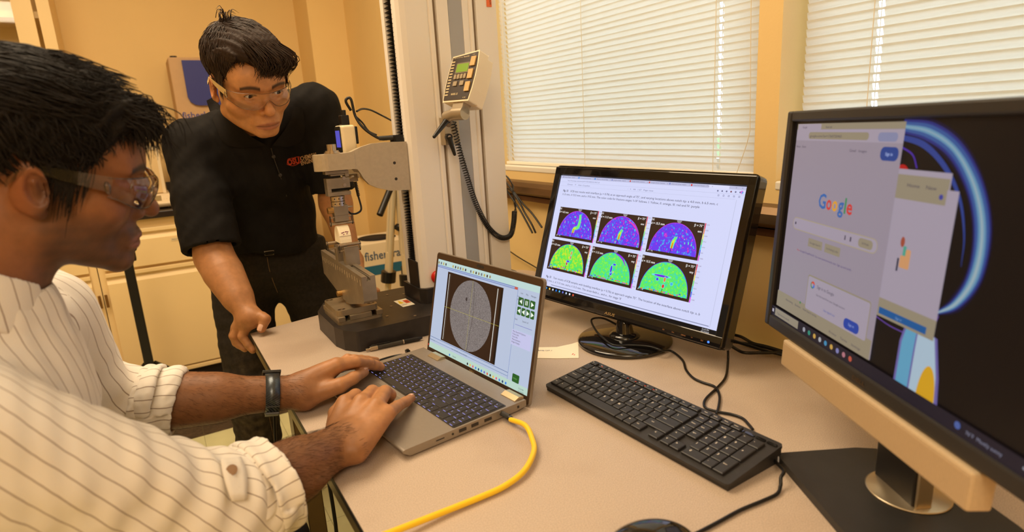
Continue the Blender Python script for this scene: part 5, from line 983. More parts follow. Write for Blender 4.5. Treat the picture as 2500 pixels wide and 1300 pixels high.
# ------------------------------------------------------------------ head, in a frame with x = own left, -y = forward, z = up, origin between the ears
def RmN(yaw, t, r): return Rot(z=yaw) @ Rot(x=t) @ Rot(y=r)
class Head:
    def __init__(s, o, ang, k=1.0, nose=1.0, jaw=1.0, neck_to=None, wide=1.0, sock=1.0, smile=0., chin=0., lips=1.): s.chin = chin; s.lips = lips; s.sock = sock; s.smile = smile; s.o = np.array(o); s.R = RmN(*ang); s.k = k; s.nose = nose; s.jaw = jaw; s.nt = neck_to; s.wide = wide
    def L(s, P): return (P-s.o) @ s.R/s.k/np.array([s.wide, 1, 1])
    def W(s, p): return (np.asarray(p, float)*np.array([s.wide, 1, 1])*s.k) @ s.R.T+s.o
    def sdf(s, P):
        q = s.L(P); x = np.abs(q[:, 0]); m = np.stack([x, q[:, 1], q[:, 2]], 1); w = 1.0
        d = d_ell(q, (0, .022, .058), (.075*w, .097, .078)); d = smin(d, d_ell(q, (0, -.028, -.008), (.064*w, .064, .088)), .03)
        d = smin(d, d_cap(m, (.05*w*s.jaw, -.004, -.052), (.012, -.076, -.092+s.chin), .020, .016), .030)
        d = smin(d, d_ell(m, (.043*w, -.052, -.018), (.026, .028, .026)), .022); d = smin(d, d_ell(q, (0, -.060, .045), (.056, .040, .040)), .025)
        d = smin(d, d_cap(m, (.008, -.088, .027), (.042, -.076, .030), .0085, .007), .016)
        d = smax(d, -d_ell(m, (.032, -.106, .010), (.020, .0185*s.sock, .0115)), .014)
        d = smin(d, d_ell(m, (.032, -.0745, .010), (.0152, .0145, .0125)), .006)
        d = smax(d, -d_ell(m, (.032, -.091, .0095), (.0130, .012, .0045)), .002)
        n = d_cap(q, (0, -.089, .016), (0, -.105*s.nose, -.020), .0075, .0095); n = smin(n, d_ell(q, (0, -.107*s.nose, -.027), (.0105, .0105, .0095)), .008); n = smin(n, d_ell(m, (.0125, -.094, -.0305), (.0075, .010, .0075)), .007); d = smin(d, n, .009)
        d = smax(d, -d_ell(m, (.0065, -.099, -.0385), (.0035, .006, .0035)), .003)
        d = smin(d, d_ell(q, (0, -.083, -.060), (.030, .017, .022)), .014)
        d = smin(d, chain(m, [(0, -.1005, -.0595), (.010, -.0985, -.0585), (.0235, -.088, -.0655+s.smile)], [.0048*s.lips, .0046*s.lips, .002]), .006)
        d = smin(d, chain(m, [(0, -.0985, -.0725), (.011, -.0960, -.0715), (.0225, -.088, -.0665+s.smile)], [.0062*s.lips, .0055*s.lips, .002]), .006)
        d = smax(d, -chain(m, [(0, -.1075, -.0660), (.012, -.1035, -.0655), (.026, -.0905, -.0670+s.smile)], [.0022, .002, .0016]), .003)
        d = smin(d, d_ell(q, (0, -.081, -.094+s.chin), (.020, .016, .014)), .014)
        # ears
        e = d_ell(m, (.0755*w, .012, .004), (.0075, .019, .031), Rot(x=-12, z=22)); e = smax(e, -d_ell(m, (.0850*w, .006, .005), (.0105, .0110, .0195), Rot(x=-12, z=22)), .003)
        e = smin(e, d_cap(m, (.0755*w, .003, -.012), (.0765*w, .008, .012), .0028), .003); e = smin(e, d_ell(m, (.0735*w, .002, -.022), (.0045, .007, .009)), .005); d = smin(d, e, .005)
        if s.nt is not None:
            a, ra, b, rb, f, rf = s.nt; d = smin(d, d_cap(P, a, b, ra, rb)/s.k, .02); d = smin(d, d_cap(P, f, b, rf, rb*.8)/s.k, .03)
        return d*s.k
    def color(s, P, skin, lip, beard=0, brow=(.02, .014, .01)):
        q = s.L(P); x = np.abs(q[:, 0]); c = np.tile(np.array(skin), (len(P), 1)); red = np.array(skin)*[1.1, .78, .7]
        c = mixc(c, red, .45*gauss(np.linalg.norm(q-[0, -.108, -.028], axis=1), .016)); c = mixc(c, red, .3*gauss(np.linalg.norm(np.stack([x, q[:, 1], q[:, 2]], 1)-[.048, -.065, -.022], axis=1), .02)); c = mixc(c, red, .55*gauss(np.linalg.norm(np.stack([x, q[:, 1], q[:, 2]], 1)-[.08, .012, .004], axis=1), .026))
        cc_ = gauss(np.linalg.norm((np.stack([x, q[:, 1], q[:, 2]], 1)-[.078, .006, .004])/[1, 1, 1.6], axis=1), .009); c = mixc(c, np.array(skin)*.35, .6*cc_)  # shade of the ear hollow painted into the skin colour
        if beard:
            jaw = 1/(1+np.exp((q[:, 2]+.030+.10*np.maximum(0, x-.03)-.35*np.clip(q[:, 1]+.055, 0, .06))/.010)); jaw *= 1/(1+np.exp((q[:, 1]-.002)/.006))/(1+np.exp(-(q[:, 2]+.135+.4*np.maximum(q[:, 1]+.03, 0))/.012))
            mus = gauss(q[:, 2]+.049, .007)*(x < .028)*(q[:, 1] < -.07); side = gauss(q[:, 1]+.004, .011)*(q[:, 2] < .02)*(q[:, 2] > -.05)*(x > .055)
            pat = .85+.15*vnoise(P, 170, 5); w = np.clip(np.maximum(np.maximum(jaw*.84, mus*.95), side*.7)*pat, 0, .92)*beard; w *= 1-gauss(np.hypot(x/.024, (q[:, 2]+.066)/.011), .8)*(q[:, 1] < -.08); c = mixc(c, (.035, .022, .016), w)
        lw = (q[:, 1] < -.082)*np.clip(1.25-np.maximum(x/.025, np.abs(q[:, 2]+.066)/(.0125*s.lips**.6*(1-.55*(x/.026)**2).clip(.1, 1))), 0, 1); c = mixc(c, lip, np.clip(lw*2.2, 0, .85))
        ln = (q[:, 1] < -.082)*gauss(q[:, 2]+.066, .0016)*(x < .025); c = mixc(c, np.array(lip)*.35, ln*.7)
        m = np.stack([x, q[:, 1], q[:, 2]], 1); lid = np.abs(d_ell(m, (.032, -.091, .0095), (.0135, .014, .0046))); c = mixc(c, (.03, .018, .012), .85*gauss(lid, .0013)*(q[:, 1] < -.078)*(q[:, 2] > .0085))
        bz_ = .0295+.004*np.sin((x-.014)/.036*3.0); bw_ = (x > .013)*(x < .051)*(q[:, 1] < -.055); c = mixc(c, brow, bw_*.9*np.clip(1.4-np.abs(q[:, 2]-bz_)/(.0052-.05*np.maximum(0, x-.03)), 0, 1)); return c
def eyeballs(head, parent, gaze):
    EW = mat('eye_white', (.72, .66, .58), .15); EI = mat('eye_iris', (.018, .010, .006), .08)
    for sx in (-1, 1):
        c = np.array([sx*.032, -.0735, .010]); m = MB(); g = nrm(head.R @ nrm(np.array(gaze))); C_ = head.W(c)+np.array([0, 0, H]); m.sph(C_, .0128*head.k, 24)
        u, w_ = frame(g); n = 20; Rr = .01295*head.k; cap = [C_+g*Rr]
        for a_ in (.17, .34, .49): cap += [C_+g*Rr*math.cos(a_)+Rr*math.sin(a_)*(math.cos(6.283*i/n)*u+math.sin(6.283*i/n)*w_) for i in range(n)]
        m.add(cap, [(0, 1+i, 1+(i+1) % n) for i in range(n)]+[(1+r_*n+i, 1+(r_+1)*n+i, 1+(r_+1)*n+(i+1) % n, 1+r_*n+(i+1) % n) for r_ in (0, 1) for i in range(n)], 1, True); obj('eye', m, [EW, EI], parent)
def strands(head, roots, flow, length, n, width, jitter, shell_c, shell_r, seed, lift=.0, droop=0, segs=7):
    """clumps of hair combed over an ellipsoid shell; returns a builder in world space"""
    r = np.random.RandomState(seed); mb = MB(); k = 0; cc = np.array(shell_c); rr = np.array(shell_r); tries = 0
    while k < n and tries < n*60:
        tries += 1; u = nrm(r.normal(size=3)); p = cc+rr*u
        if not roots(p, r): continue
        k += 1; L = length(p)*r.uniform(.7, 1.15); off = r.uniform(.90, 1.015); pts = []; q = u.copy(); d0 = None; rnd = r.normal(size=3)*jitter
        for i in range(segs):
            t = i/(segs-1); pp = cc+rr*q*(off+lift*math.sin(min(t*2.2, 1.57))+.02*t*rnd[0]); pts.append(head.W(pp)+np.array([0, 0, H]))
            f = nrm(flow(cc+rr*q, t)+rnd*(.5+t)); f = f-q*np.dot(f, q); q = nrm(q+f*L/segs/np.mean(rr)); q[2] -= droop*t*.02
        w = width*r.uniform(.6, 1.2)*head.k; mb.tube(pts, [w*.8, w, w*.9, w*.6, w*.12], n=4, sub=1)
    return mb
GLS = bpy.data.materials.new('clear_lens'); GLS.use_nodes = True; clear_mat(GLS, (.95, .93, .92), 1.5, 1, .03)
GLE = mat('clear_plastic_edge', (.75, .70, .66), .12, trans=.0, alpha=1); GLT = bpy.data.materials.new('clear_temple'); GLT.use_nodes = True; clear_mat(GLT, (.84, .82, .80), 1.55, 1, .06)
def glasses(head, parent, dz=0):
    W_ = lambda p: tuple(head.W(p)+np.array([0, 0, H])); n = 40; th = [math.radians(-76+152*i/n) for i in range(n+1)]
    def P(a, v):
        x = .0735*math.sin(a); y = -.112+.075*(1-math.cos(a))*.95; ax = abs(x); top = .0215+.002*(ax/.0735)**2+.0015*math.exp(-((ax-.035)/.02)**2); lo = -.003+.008*math.exp(-(ax/.008)**2)-.0135*math.exp(-((ax-.039)/.029)**4)+.008*(ax/.0735)**4
        return (x, y-.006*math.sin(math.pi*v), lo+(top-lo)*v+dz)
    m = MB(); N = 8; v = [W_(P(a, j/N)) for a in th for j in range(N+1)]; m.add(v, [(i*(N+1)+j, (i+1)*(N+1)+j, (i+1)*(N+1)+j+1, i*(N+1)+j+1) for i in range(n) for j in range(N)], 0, True)
    g = obj('safety_glasses', m, GLS, parent)
    e_ = MB(); e_.tube([W_(P(a, 0)) for a in th], .0007, n=5, sub=1); e_.tube([W_(P(a, 1)) for a in th], .0007, n=5, sub=1); obj('lens_edge', e_, GLT, g)
    for s_ in (-1, 1):
        t = MB(); pr = [(s_*.0715, -.062, .016+dz), (s_*.0765, -.03, .021+dz), (s_*.0785, .0, .026+dz), (s_*.079, .016, .026+dz), (s_*.0785, .032, .008+dz)]; hh = [.009, .0075, .005, .0045, .004]
        vv = [];
        for p, h_ in zip(pr, hh):
            for dx, dz_ in ((-.001, -h_), (.001, -h_), (.001, h_), (-.001, h_)): vv.append(W_((p[0]+dx, p[1], p[2]+dz_)))
        t.add(vv, [(4*i+j, 4*i+(j+1) % 4, 4*i+4+(j+1) % 4, 4*i+4+j) for i in range(4) for j in range(4)]+[(0, 1, 2, 3), (16, 17, 18, 19)], 0, False); obj('temple_arm', t, GLT, g)
        hb = MB(); hb.sph(W_((s_*.0725, -.058, .012+dz)), (.0035, .0035, .008), 10); obj('hinge_block', hb, GLT, g)
    return g
def hand_sdf(P, wr0, wr1, rw, mcps, rm, fingers, rf, thumb, rt):
    """palm from the two sides of the wrist to the four knuckles, four jointed fingers and a thumb"""
    d = None; n = len(mcps); thumb_k = .0035
    for i, m in enumerate(mcps):
        t = i/(n-1); w = np.asarray(wr0)*(1-t)+np.asarray(wr1)*t; e = d_cap(P, w, m, rw, rm[i]); d = e if d is None else smin(d, e, .014)
    for f, r in zip(fingers, rf):
        c = chain(P, f, r, .003); d = smin(d, c, .0035)
    d = smin(d, chain(P, thumb[:2], rt[:2], .006), .010); return smin(d, chain(P, thumb[1:], rt[1:], .005), thumb_k)
def nail(mb, tip, back, up, r):      # small plate on the fingertip
    t = nrm(np.array(tip)-np.array(back)); up = nrm(up-t*np.dot(up, t)); s = np.cross(t, up); c = np.array(tip)+up*r*.90-t*r*.15; vs = []
    for i in range(5):
        for j in range(5): a = (j/4-.5)*1.7; vs.append(c+t*(i/4-.5)*r*1.5+s*math.sin(a)*r*.72+up*(math.cos(a)-1)*r*.55+np.array([0, 0, H])+up*r*.20*(1-((i-1.5)/3)**2))
    mb.add(vs, [(i*5+j, i*5+j+1, i*5+j+6, i*5+j+5) for i in range(4) for j in range(4)], 0, True)
# ------------------------------------------------------------------ the standing man
A3 = lambda *a: np.array(a, float)
st = empty('person', (.28, 2.0, 0)); tag(st, 'man standing bent over the desk in black polo shirt, dark jeans and clear glasses', 'person')
SK1 = (.43, .20, .085); LIP1 = (.36, .13, .075)
nb = A3(.275, 1.845, .045)
H1 = Head((.254, 1.67, .125), (14.156, 23.965, -8.112), k=1.0, nose=1.03, wide=1.09, sock=.9, chin=.007, lips=.62); H1.nt = (nb, .062, H1.W((0, .035, -.03)), .058, nb+A3(0, -.012, -.03), .045)
shR, shL = A3(.112, 1.880, -.012), A3(.455, 1.845, .07); elR = atT(523, 628, 1.6); wrR = atT(608, 774, 1.535); elL = atT(820, 498, 1.84); wrL = atT(858, 636, 1.83)
hipc = A3(.30, 2.08, -.40)
def body1(P):
    d = H1.sdf(P); d = smin(d, d_cap(P, nb+A3(0, .03, -.05), hipc, .070, .08), .04); return d
h1 = lambda *p: atT(p[0], p[1], p[2] if len(p) > 2 else 1.53)
iF = [h1(601.5, 797), h1(592, 822), h1(606, 843), h1(617, 856)]; mF = [h1(583, 799, 1.54), h1(572.5, 822, 1.54), h1(583, 842, 1.545), h1(598, 852, 1.545)]
rF = [h1(577, 802, 1.56), h1(569, 820, 1.565), h1(576, 838, 1.57), h1(590, 848, 1.57)]; pF = [h1(578, 800, 1.58), h1(572, 815, 1.585), h1(577, 830, 1.59), h1(588, 840, 1.59)]
tF = [h1(619, 783, 1.53), h1(640, 775, 1.525), h1(648, 780, 1.52), h1(638.5, 803, 1.515)]
def armR1(P):
    d = d_cap(P, elR, wrR, .043, .028); d = smin(d, d_cap(P, elR+(wrR-elR)*.28, wrR-(wrR-elR)*.35, .047, .034), .03); d = smin(d, d_cap(P, shR, elR, .052, .044), .03)
    hd_ = hand_sdf(P, h1(595, 782, 1.545), h1(622, 772, 1.53), .019, [pF[0], rF[0], mF[0], iF[0]], [.012, .013, .0135, .0135], [pF, rF, mF, iF], [[.011, .0095, .0085, .0075], [.0125, .0105, .0095, .0085], [.013, .0115, .010, .009], [.013, .0115, .010, .0088]], tF, [.016, .0135, .0125, .0112])
    return smin(d, hd_, .014)
def armL1(P):
    d = d_cap(P, elL, wrL, .045, .030); d = smin(d, d_cap(P, shL, elL, .050, .043), .03); m = [atT(842, 672, 1.84), atT(856, 682, 1.82), atT(870, 688, 1.80), atT(882, 688, 1.79)]
    F_ = [[q, q+A3(.012, -.012, -.012), q+A3(.026, -.022, -.022), np.array([q[0]+.038, q[1]-.028, max(q[2]-.03, -.478)])] for q in m]; T_ = [wrL+A3(-.012, -.01, -.012), wrL+A3(-.012, -.03, -.03), wrL+A3(-.004, -.05, -.045)]
    return smin(d, hand_sdf(P, wrL+A3(-.012, 0, 0), wrL+A3(.02, 0, 0), .018, m, [.012]*4, F_, [[.0115, .010, .009, .008]]*4, T_, [.014, .012, .010]), .012)
def legs1(P):
    d = None
    for hx, kn, an in ((A3(.205, 2.08, -.46), A3(.18, 1.985, -.80), A3(.175, 2.02, -1.17)), (A3(.395, 2.06, -.46), A3(.455, 2.0, -.80), A3(.47, 2.05, -1.17))):
        e = chain(P, [hx, kn, an, an+A3(.0, -.09, -.035)], [.07, .048, .034, .028], .02); d = e if d is None else smin(d, e, .01)
    return smin(d, d_cap(P, A3(.22, 2.08, -.42), A3(.38, 2.07, -.42), .08), .03)
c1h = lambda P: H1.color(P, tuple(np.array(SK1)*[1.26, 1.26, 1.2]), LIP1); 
def c1s(P): c = np.tile(np.array(SK1), (len(P), 1)); return mixc(c, np.array(SK1)*[1.12, .8, .72], .4*gauss(np.min([np.linalg.norm(P-q, axis=1) for q in (iF[0], iF[1], mF[0], mF[1], tF[3], iF[3])], axis=0), .009))
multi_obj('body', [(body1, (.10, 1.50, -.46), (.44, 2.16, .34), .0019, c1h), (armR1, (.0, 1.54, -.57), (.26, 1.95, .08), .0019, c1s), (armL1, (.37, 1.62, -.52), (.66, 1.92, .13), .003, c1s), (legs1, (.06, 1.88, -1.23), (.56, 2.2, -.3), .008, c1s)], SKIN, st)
eyeballs(H1, st, (.22, -1, -.10))
nl = MB(); NAIL = mat('fingernail', (.74, .46, .34), .3)
nail(nl, tF[3], tF[2], A3(-.2, -.6, .7), .0112); obj('thumbnail', nl, NAIL, st)
# polo shirt
def sleeve(P, a, b, r0, r1, end, k=.03):      # open tube ending at 'end' (fraction)
    a = np.asarray(a); b = np.asarray(b); ax = nrm(b-a); c = a+(b-a)*end; d = d_cap(P, a, b, r0, r1); return d, (P-c) @ ax
wr_ = lambda P, s, amp, sd: amp*vnoise(P, s, sd)
PX = A3(.31, 2.02, -.355)
def polo(P):
    t = d_ell(P, (.283, 1.945, -.06), (.165, .115, .15), Rot(x=-28)); t = smin(t, d_cap(P, shR+A3(.02, .01, -.005), shL+A3(-.02, .01, -.005), .072, .072), .06)
    t = smin(t, d_ell(P, (.287, 1.995, -.22), (.158, .112, .17), Rot(x=-12)), .06); t = smin(t, d_cap(P, nb+A3(0, .03, -.02), A3(.28, 1.93, -.03), .075, .10), .05)
    t = smin(t, d_cap(P, A3(.25, 2.045, -.345), A3(.345, 2.035, -.345), .105, .105), .05); t = smin(t, d_cap(P, nb+A3(0, .004, -.035), A3(.28, 1.895, -.09), .078, .09), .04); t = smax(t, -(P[:, 2]+.348+.012*np.sin(P[:, 0]*22)), .006)
    s1, e1 = sleeve(P, shR, elR, .064, .064, .93); s2, e2 = sleeve(P, shL, elL, .068, .064, .86)
    s1 = smin(s1, d_cap(P, shR+(elR-shR)*.5, elR, .067, .070), .03)
    d = t
    for s_, e_ in ((s1, e1), (s2, e2)): d = smin(d, smax(s_, e_, .004), .035)
    d = d+wr_(P, 38, .0035, 3)+wr_(P*A3(1, 1, .5), 90, .0014, 9)
    for s_, e_, r in ((d_cap(P, shR, elR, .0625, .058), e1+.0, 1), (d_cap(P, shL, elL, .058, .054), e2, 1)): d = smax(d, -smax(s_, -(e_+.05), .004), .002)      # hollow sleeve ends
    q = H1.L(P); ck = d_cap(P, nb+A3(0, -.016, .034), H1.W((0, .03, -.03)), .064, .070); return smax(d, -ck, .004)
blk = lambda P: np.tile(np.array([.0105, .0092, .0082]), (len(P), 1))
POLO = colmat('polo_black', .85, 0, .12, .5, 900, .2, 25)
po = sdf_obj('polo_shirt', polo, (-.02, 1.70, -.43), (.60, 2.20, .22), .0036, POLO, st, color=blk)
# collar, placket, buttons, sleeve bands
def on_shirt(px, py, fn, t0=1.2, t1=2.3, off=.0015):      # where the view ray first meets a surface
    d = _ray(px, py); t = t0
    for _ in range(90):
        v = fn((d*t)[None])[0]
        if v < .0004: on_shirt.last = t; break
        t += max(v*.8, .0004)/np.linalg.norm(d)
        if t > t1: t = getattr(on_shirt, 'last', 1.7); break
    return d*(t-off)
POF = polo
COLM = mat('collar_black', (.013, .011, .0095), .85, spec=.12, bump=.3, bscale=900)
def wing(inner, outer, name='collar', l0=.010, l1=.004):
    fn = lambda P: np.minimum(polo(P), d_cap(P, nb+A3(0, -.01, -.04), H1.W((0, .04, -.02)), .066, .062)); n = 10; rs = lambda L: [np.array([np.interp(t, np.linspace(0, 1, len(L)), [q[k] for q in L]) for k in (0, 1)]) for t in np.linspace(0, 1, n)]
    I, O = rs(inner), rs(outer); vs = []; m_ = RL()
    for a, b in zip(I, O):
        for j in range(5):
            t = j/4; p = a*(1-t)+b*t; q = on_shirt(p[0], p[1], fn, 1.56, 1.95, off=0); q = q*(1-(l0*(1-t)+l1*t+.003*math.sin(math.pi*t))/np.linalg.norm(q)); vs.append(q)
    vs2 = [q*(1+.0035/np.linalg.norm(q)) for q in vs]; N = len(vs); fs = [(i*5+j, i*5+j+1, i*5+j+6, i*5+j+5) for i in range(n-1) for j in range(4)]
    m_.add(vs+vs2, fs+[tuple(N+k for k in f)[::-1] for f in fs], 0, True)
    bd = [i*5 for i in range(n)]+[(n-1)*5+j for j in range(1, 5)]+[i*5+4 for i in range(n-2, -1, -1)]+[j for j in (3, 2, 1)]
    m_.add(vs+vs2, [(bd[i], bd[(i+1) % len(bd)], N+bd[(i+1) % len(bd)], N+bd[i]) for i in range(len(bd))], 0, False); return obj(name, m_, COLM, po)
wing([(522, 236), (532, 252), (548, 270), (580, 306), (618, 338), (652, 356)], [(504, 246), (510, 266), (524, 304), (545, 354), (585, 362), (622, 360)])
wing([(716, 262), (712, 285), (703, 305), (690, 325), (664, 356)], [(738, 262), (742, 285), (745, 318), (738, 345), (705, 360)])
bt = mat('button_black', (.03, .026, .022), .3)
for p in ((668, 383), (684, 428)): c = on_shirt(p[0], p[1], POF); obj('button', RL().sph(c, (.0055, .002, .0055), 12), bt, po)
pk = RL(); L_ = [on_shirt(x, y, POF, off=.001) for x, y in ((662, 362), (668, 385), (684, 430), (700, 480))]; pk.tube(L_, .0016, n=5); obj('placket_edge', pk, bt, po)
def patch_text(txt, x0_, y0_, x1_, y1_, h, mt, name, bold=.02, dy=0):      # lettering laid over the chest between two picture points
    a, b = np.array([x0_, y0_], float), np.array([x1_, y1_], float); dr = (b-a)/np.linalg.norm(b-a); up = np.array([dr[1], -dr[0]]); vs, fs = text2d(txt, bold); xs = [v[0] for v in vs]; k = np.linalg.norm(b-a)/(max(xs)-min(xs)); m = RL()
    c0 = on_shirt(*a, POF); c1 = on_shirt(*b, POF); mid = (a+b)/2; cu = on_shirt(*(mid+up*h), POF); cm = on_shirt(*mid, POF)
    m.add([on_shirt(*(a+dr*(v[0]-min(xs))*k+up*v[1]*h), POF, off=.0022) for v in vs], fs); return obj(name, m, mt, po)
OR = mat('thread_orange', S(190, 62, 22), .7); TW = mat('thread_tan', S(196, 160, 116), .7)
patch_text('OSU', 703, 404, 732, 398, 20, OR, 'chest_logo', .04)
patch_text('CHEMICAL', 735, 393, 776, 382, 15, TW, 'chest_lettering'); patch_text('ENGINEERING', 736, 404, 794, 388, 14, TW, 'chest_lettering')
rb = RL(); R0 = [on_shirt(x, y, POF, off=.0018) for x, y in ((701, 402), (703, 389), (716, 386), (731, 383), (733, 396), (730, 399))]; rb.tube(R0+[on_shirt(716, 405, POF, off=.0018), R0[0]], .0009, n=4, sub=3); obj('logo_outline', rb, OR, po)
# jeans, belt, shoes
def jeans(P):
    d = None
    for hx, kn, an in ((A3(.205, 2.08, -.46), A3(.172, 1.985, -.80), A3(.165, 2.02, -1.13)), (A3(.395, 2.06, -.46), A3(.455, 2.0, -.80), A3(.47, 2.05, -1.13))):
        e = chain(P, [hx, kn, an], [.098, .074, .064], .03); e = smax(e, -(P[:, 2]+1.165), .004); d = e if d is None else smin(d, e, .012)
    d = smin(d, d_cap(P, A3(.235, 2.07, -.415), A3(.365, 2.055, -.415), .108, .108), .04); d = smin(d, d_cap(P, A3(.235, 2.066, -.365), A3(.365, 2.052, -.365), .113, .113), .03); d = smax(d, P[:, 2]+.332, .004)
    z = P[:, 2]; return d+wr_(P*A3(.6, .6, 1.6), 34, .0045, 21)+.0022*np.sin(P[:, 2]*95+P[:, 0]*30)*gauss(z+.80, .12)+.0018*vnoise(P, 120, 4)
def jc(P):
    c = np.tile(np.array([.020, .0165, .013]), (len(P), 1)); w = np.clip(.5+.6*vnoise(P*A3(1, 1, 1.2), 60, 8), 0, 1); fr = gauss(P[:, 1]-1.90, .06)*gauss(P[:, 0]-.15, .07)+.7*gauss(P[:, 2]+.85, .12); return mixc(c, (.11, .085, .055), np.clip(w*fr*.55, 0, .7))
je = sdf_obj('jeans', jeans, (.0, 1.84, -1.2), (.62, 2.24, -.33), .0055, colmat('denim_black', .85, 0, .2, .6, 1400, .25, 120), st, color=jc)
sp_ = RL(); sp_.tube([on_shirt(x, y, jeans, 1.5, 2.6, .0012) for x, y in ((652, 628), (658, 660), (668, 690), (678, 715))], .0009, n=4); sp_.tube([on_shirt(x, y, jeans, 1.5, 2.6, .0012) for x, y in ((655, 1010), (662, 1040), (668, 1070), (672, 1095))], .0008, n=4); obj('seam', sp_, mat('seam_tan', S(120, 95, 60), .8), je)
bk_ = RL(); q = [on_shirt(x, y, lambda P: np.minimum(jeans(P), polo(P)), 1.4, 2.6, .004) for x, y in ((646, 615), (668, 612), (668, 622), (647, 624))]; bk_.tube(q+[q[0]], .0014, n=5, sub=1); obj('belt_buckle', bk_, STEELD, st)
for x, y in ((.165, 1.98), (.47, 2.01)):
    sh_ = lambda P, x=x, y=y: smax(smin(d_ell(P, (x, y-.04, -1.2), (.046, .135, .045)), d_ell(P, (x, y+.035, -1.165), (.042, .055, .055)), .02), -(P[:, 2]+1.238), .002)
    sdf_obj('shoe', sh_, (x-.07, y-.2, -1.25), (x+.07, y+.11, -1.09), .006, colmat('shoe_black', .4, 0, .5, .1, 300, .1, 20), st, color=blk)
# hair of the standing man: side parting, heavy fringe to his left
HC = colmat('hair_brown_black', .65, 0, .2, .6, 500, .3, 300); HS = mat('hair_strand_dark', (.030, .0155, .0085), .5, spec=.35, noise=.3, nscale=40)
def zmin1(q): y = q[:, 1]; x = q[:, 0]; return np.interp(y, [-.12, -.085, -.062, -.035, -.012, .02, .04, .12], [.075, .070, .060, .022, .016, .034, -.015, -.055])-.018*np.clip(x/.05, -1, 1)*(y < -.05)+.012*gauss(x+.035, .02)*(y < -.05)
def hair1(P):
    q = H1.L(P); d = d_ell(q, (.0, .020, .068), (.0795, .112, .084)); d = smin(d, d_ell(q, (.004, -.040, .098), (.058, .054, .038)), .03); d = smax(d, -(q[:, 2]-zmin1(q)), .010); d = d+.0022*np.sin(q[:, 0]*420+q[:, 1]*160)+.0012*vnoise(q, 300, 2); sk = d_ell(q, (0, .022, .056), (.072, .092, .072)); return smax(d, -sk, .002)*H1.k
ha = sdf_obj('hair', hair1, (.10, 1.50, .0), (.42, 1.86, .36), .0022, HC, st, color=lambda P: np.tile(np.array([.024, .0125, .007]), (len(P), 1)))
def roots1(p, r): q = p[None]; return p[2] > zmin1(q)[0]+.006 
def flow1(p, t):
    if p[1] > .06 and p[2] < .13: return A3(0, .1, -1)
    if p[0] > -.028: return A3(.60, -.75, -.25) if p[1] < .05 else A3(.5, .1, -.6)
    return A3(-.35, -.35, -.9)
len1 = lambda p: .046 if (p[1] < .03 and p[2] > .09 and p[0] > -.03) else .034
obj('hair_strand', strands(H1, roots1, flow1, len1, 4200, .0009, .20, (.0, .018, .068), (.0815, .1135, .0865), 5, lift=.02), HS, ha)['kind'] = 'stuff'
m = MB(); r5 = np.random.RandomState(3)       # fringe locks and the cowlick
for k in range(420):
    t = r5.uniform(0, 1); a = A3(-.032+.075*t, -.075-.012*math.sin(3*t), .128-.012*t)+r5.normal(size=3)*.006; b = a+A3(.014+.014*t, -.025, -.028); c = A3(-.012+.062*t, -.104+.034*t**2, .066-.024*t)+r5.normal(size=3)*A3(.008, .003, .007); m.tube([H1.W(p)+A3(0, 0, H) for p in (a, b, c)], [.0010, .0010, .0002], n=3, sub=4)
for k in range(26):
    a = A3(-.022, .035, .150)+r5.normal(size=3)*.007; up_ = A3(r5.uniform(-.5, .5), r5.uniform(-.6, .2), 1); b = a+nrm(up_)*.022; c = b+nrm(A3(up_[0]*2, up_[1]-.4, -.3))*.016; m.tube([H1.W(p)+A3(0, 0, H) for p in (a, b, c)], [.0009, .0008, .0002], n=4, sub=4)
for s_ in (-1, 1):
    for k in range(60): a = A3(s_*.072, -.03+r5.normal()*.008, .045+r5.normal()*.012); m.tube([H1.W(p)+A3(0, 0, H) for p in (a, a+A3(s_*.002, .001, -.016), a+A3(s_*.001, .003, -.030))], [.0012, .001, .0002], n=4, sub=3)
obj('fringe', m, HS, ha)['kind'] = 'stuff'
glasses(H1, st)
# ------------------------------------------------------------------ the seated man
se = empty('person', (-.30, .88, 0)); tag(se, 'seated man in profile with dark hair, striped cream shirt and clear glasses typing on laptop', 'person')
SK2 = (.25, .105, .042); LIP2 = (.25, .10, .07)
nb2 = A3(-.205, .875, -.165)
H2 = Head((-.106, .901, -.034), (96.521, 12.678, -9.759), k=1.0, nose=1.04, jaw=1.03, sock=1.1, smile=-.003, lips=.85); H2.nt = (nb2, .066, H2.W((0, .030, -.03)), .060, nb2+A3(.015, .0, -.02), .045)
sR, sL = A3(-.205, .705, -.255), A3(-.165, 1.06, -.235); eR = atT(520, 1262, .735); wR = atZ(845, 1078, -.455); eL = A3(-.135, 1.105, -.40); wL = atZ(733, 957, -.452)
def body2(P): d = H2.sdf(P); return smin(d, d_cap(P, nb2+A3(-.03, 0, -.06), A3(-.32, .88, -.62), .085, .12), .05)
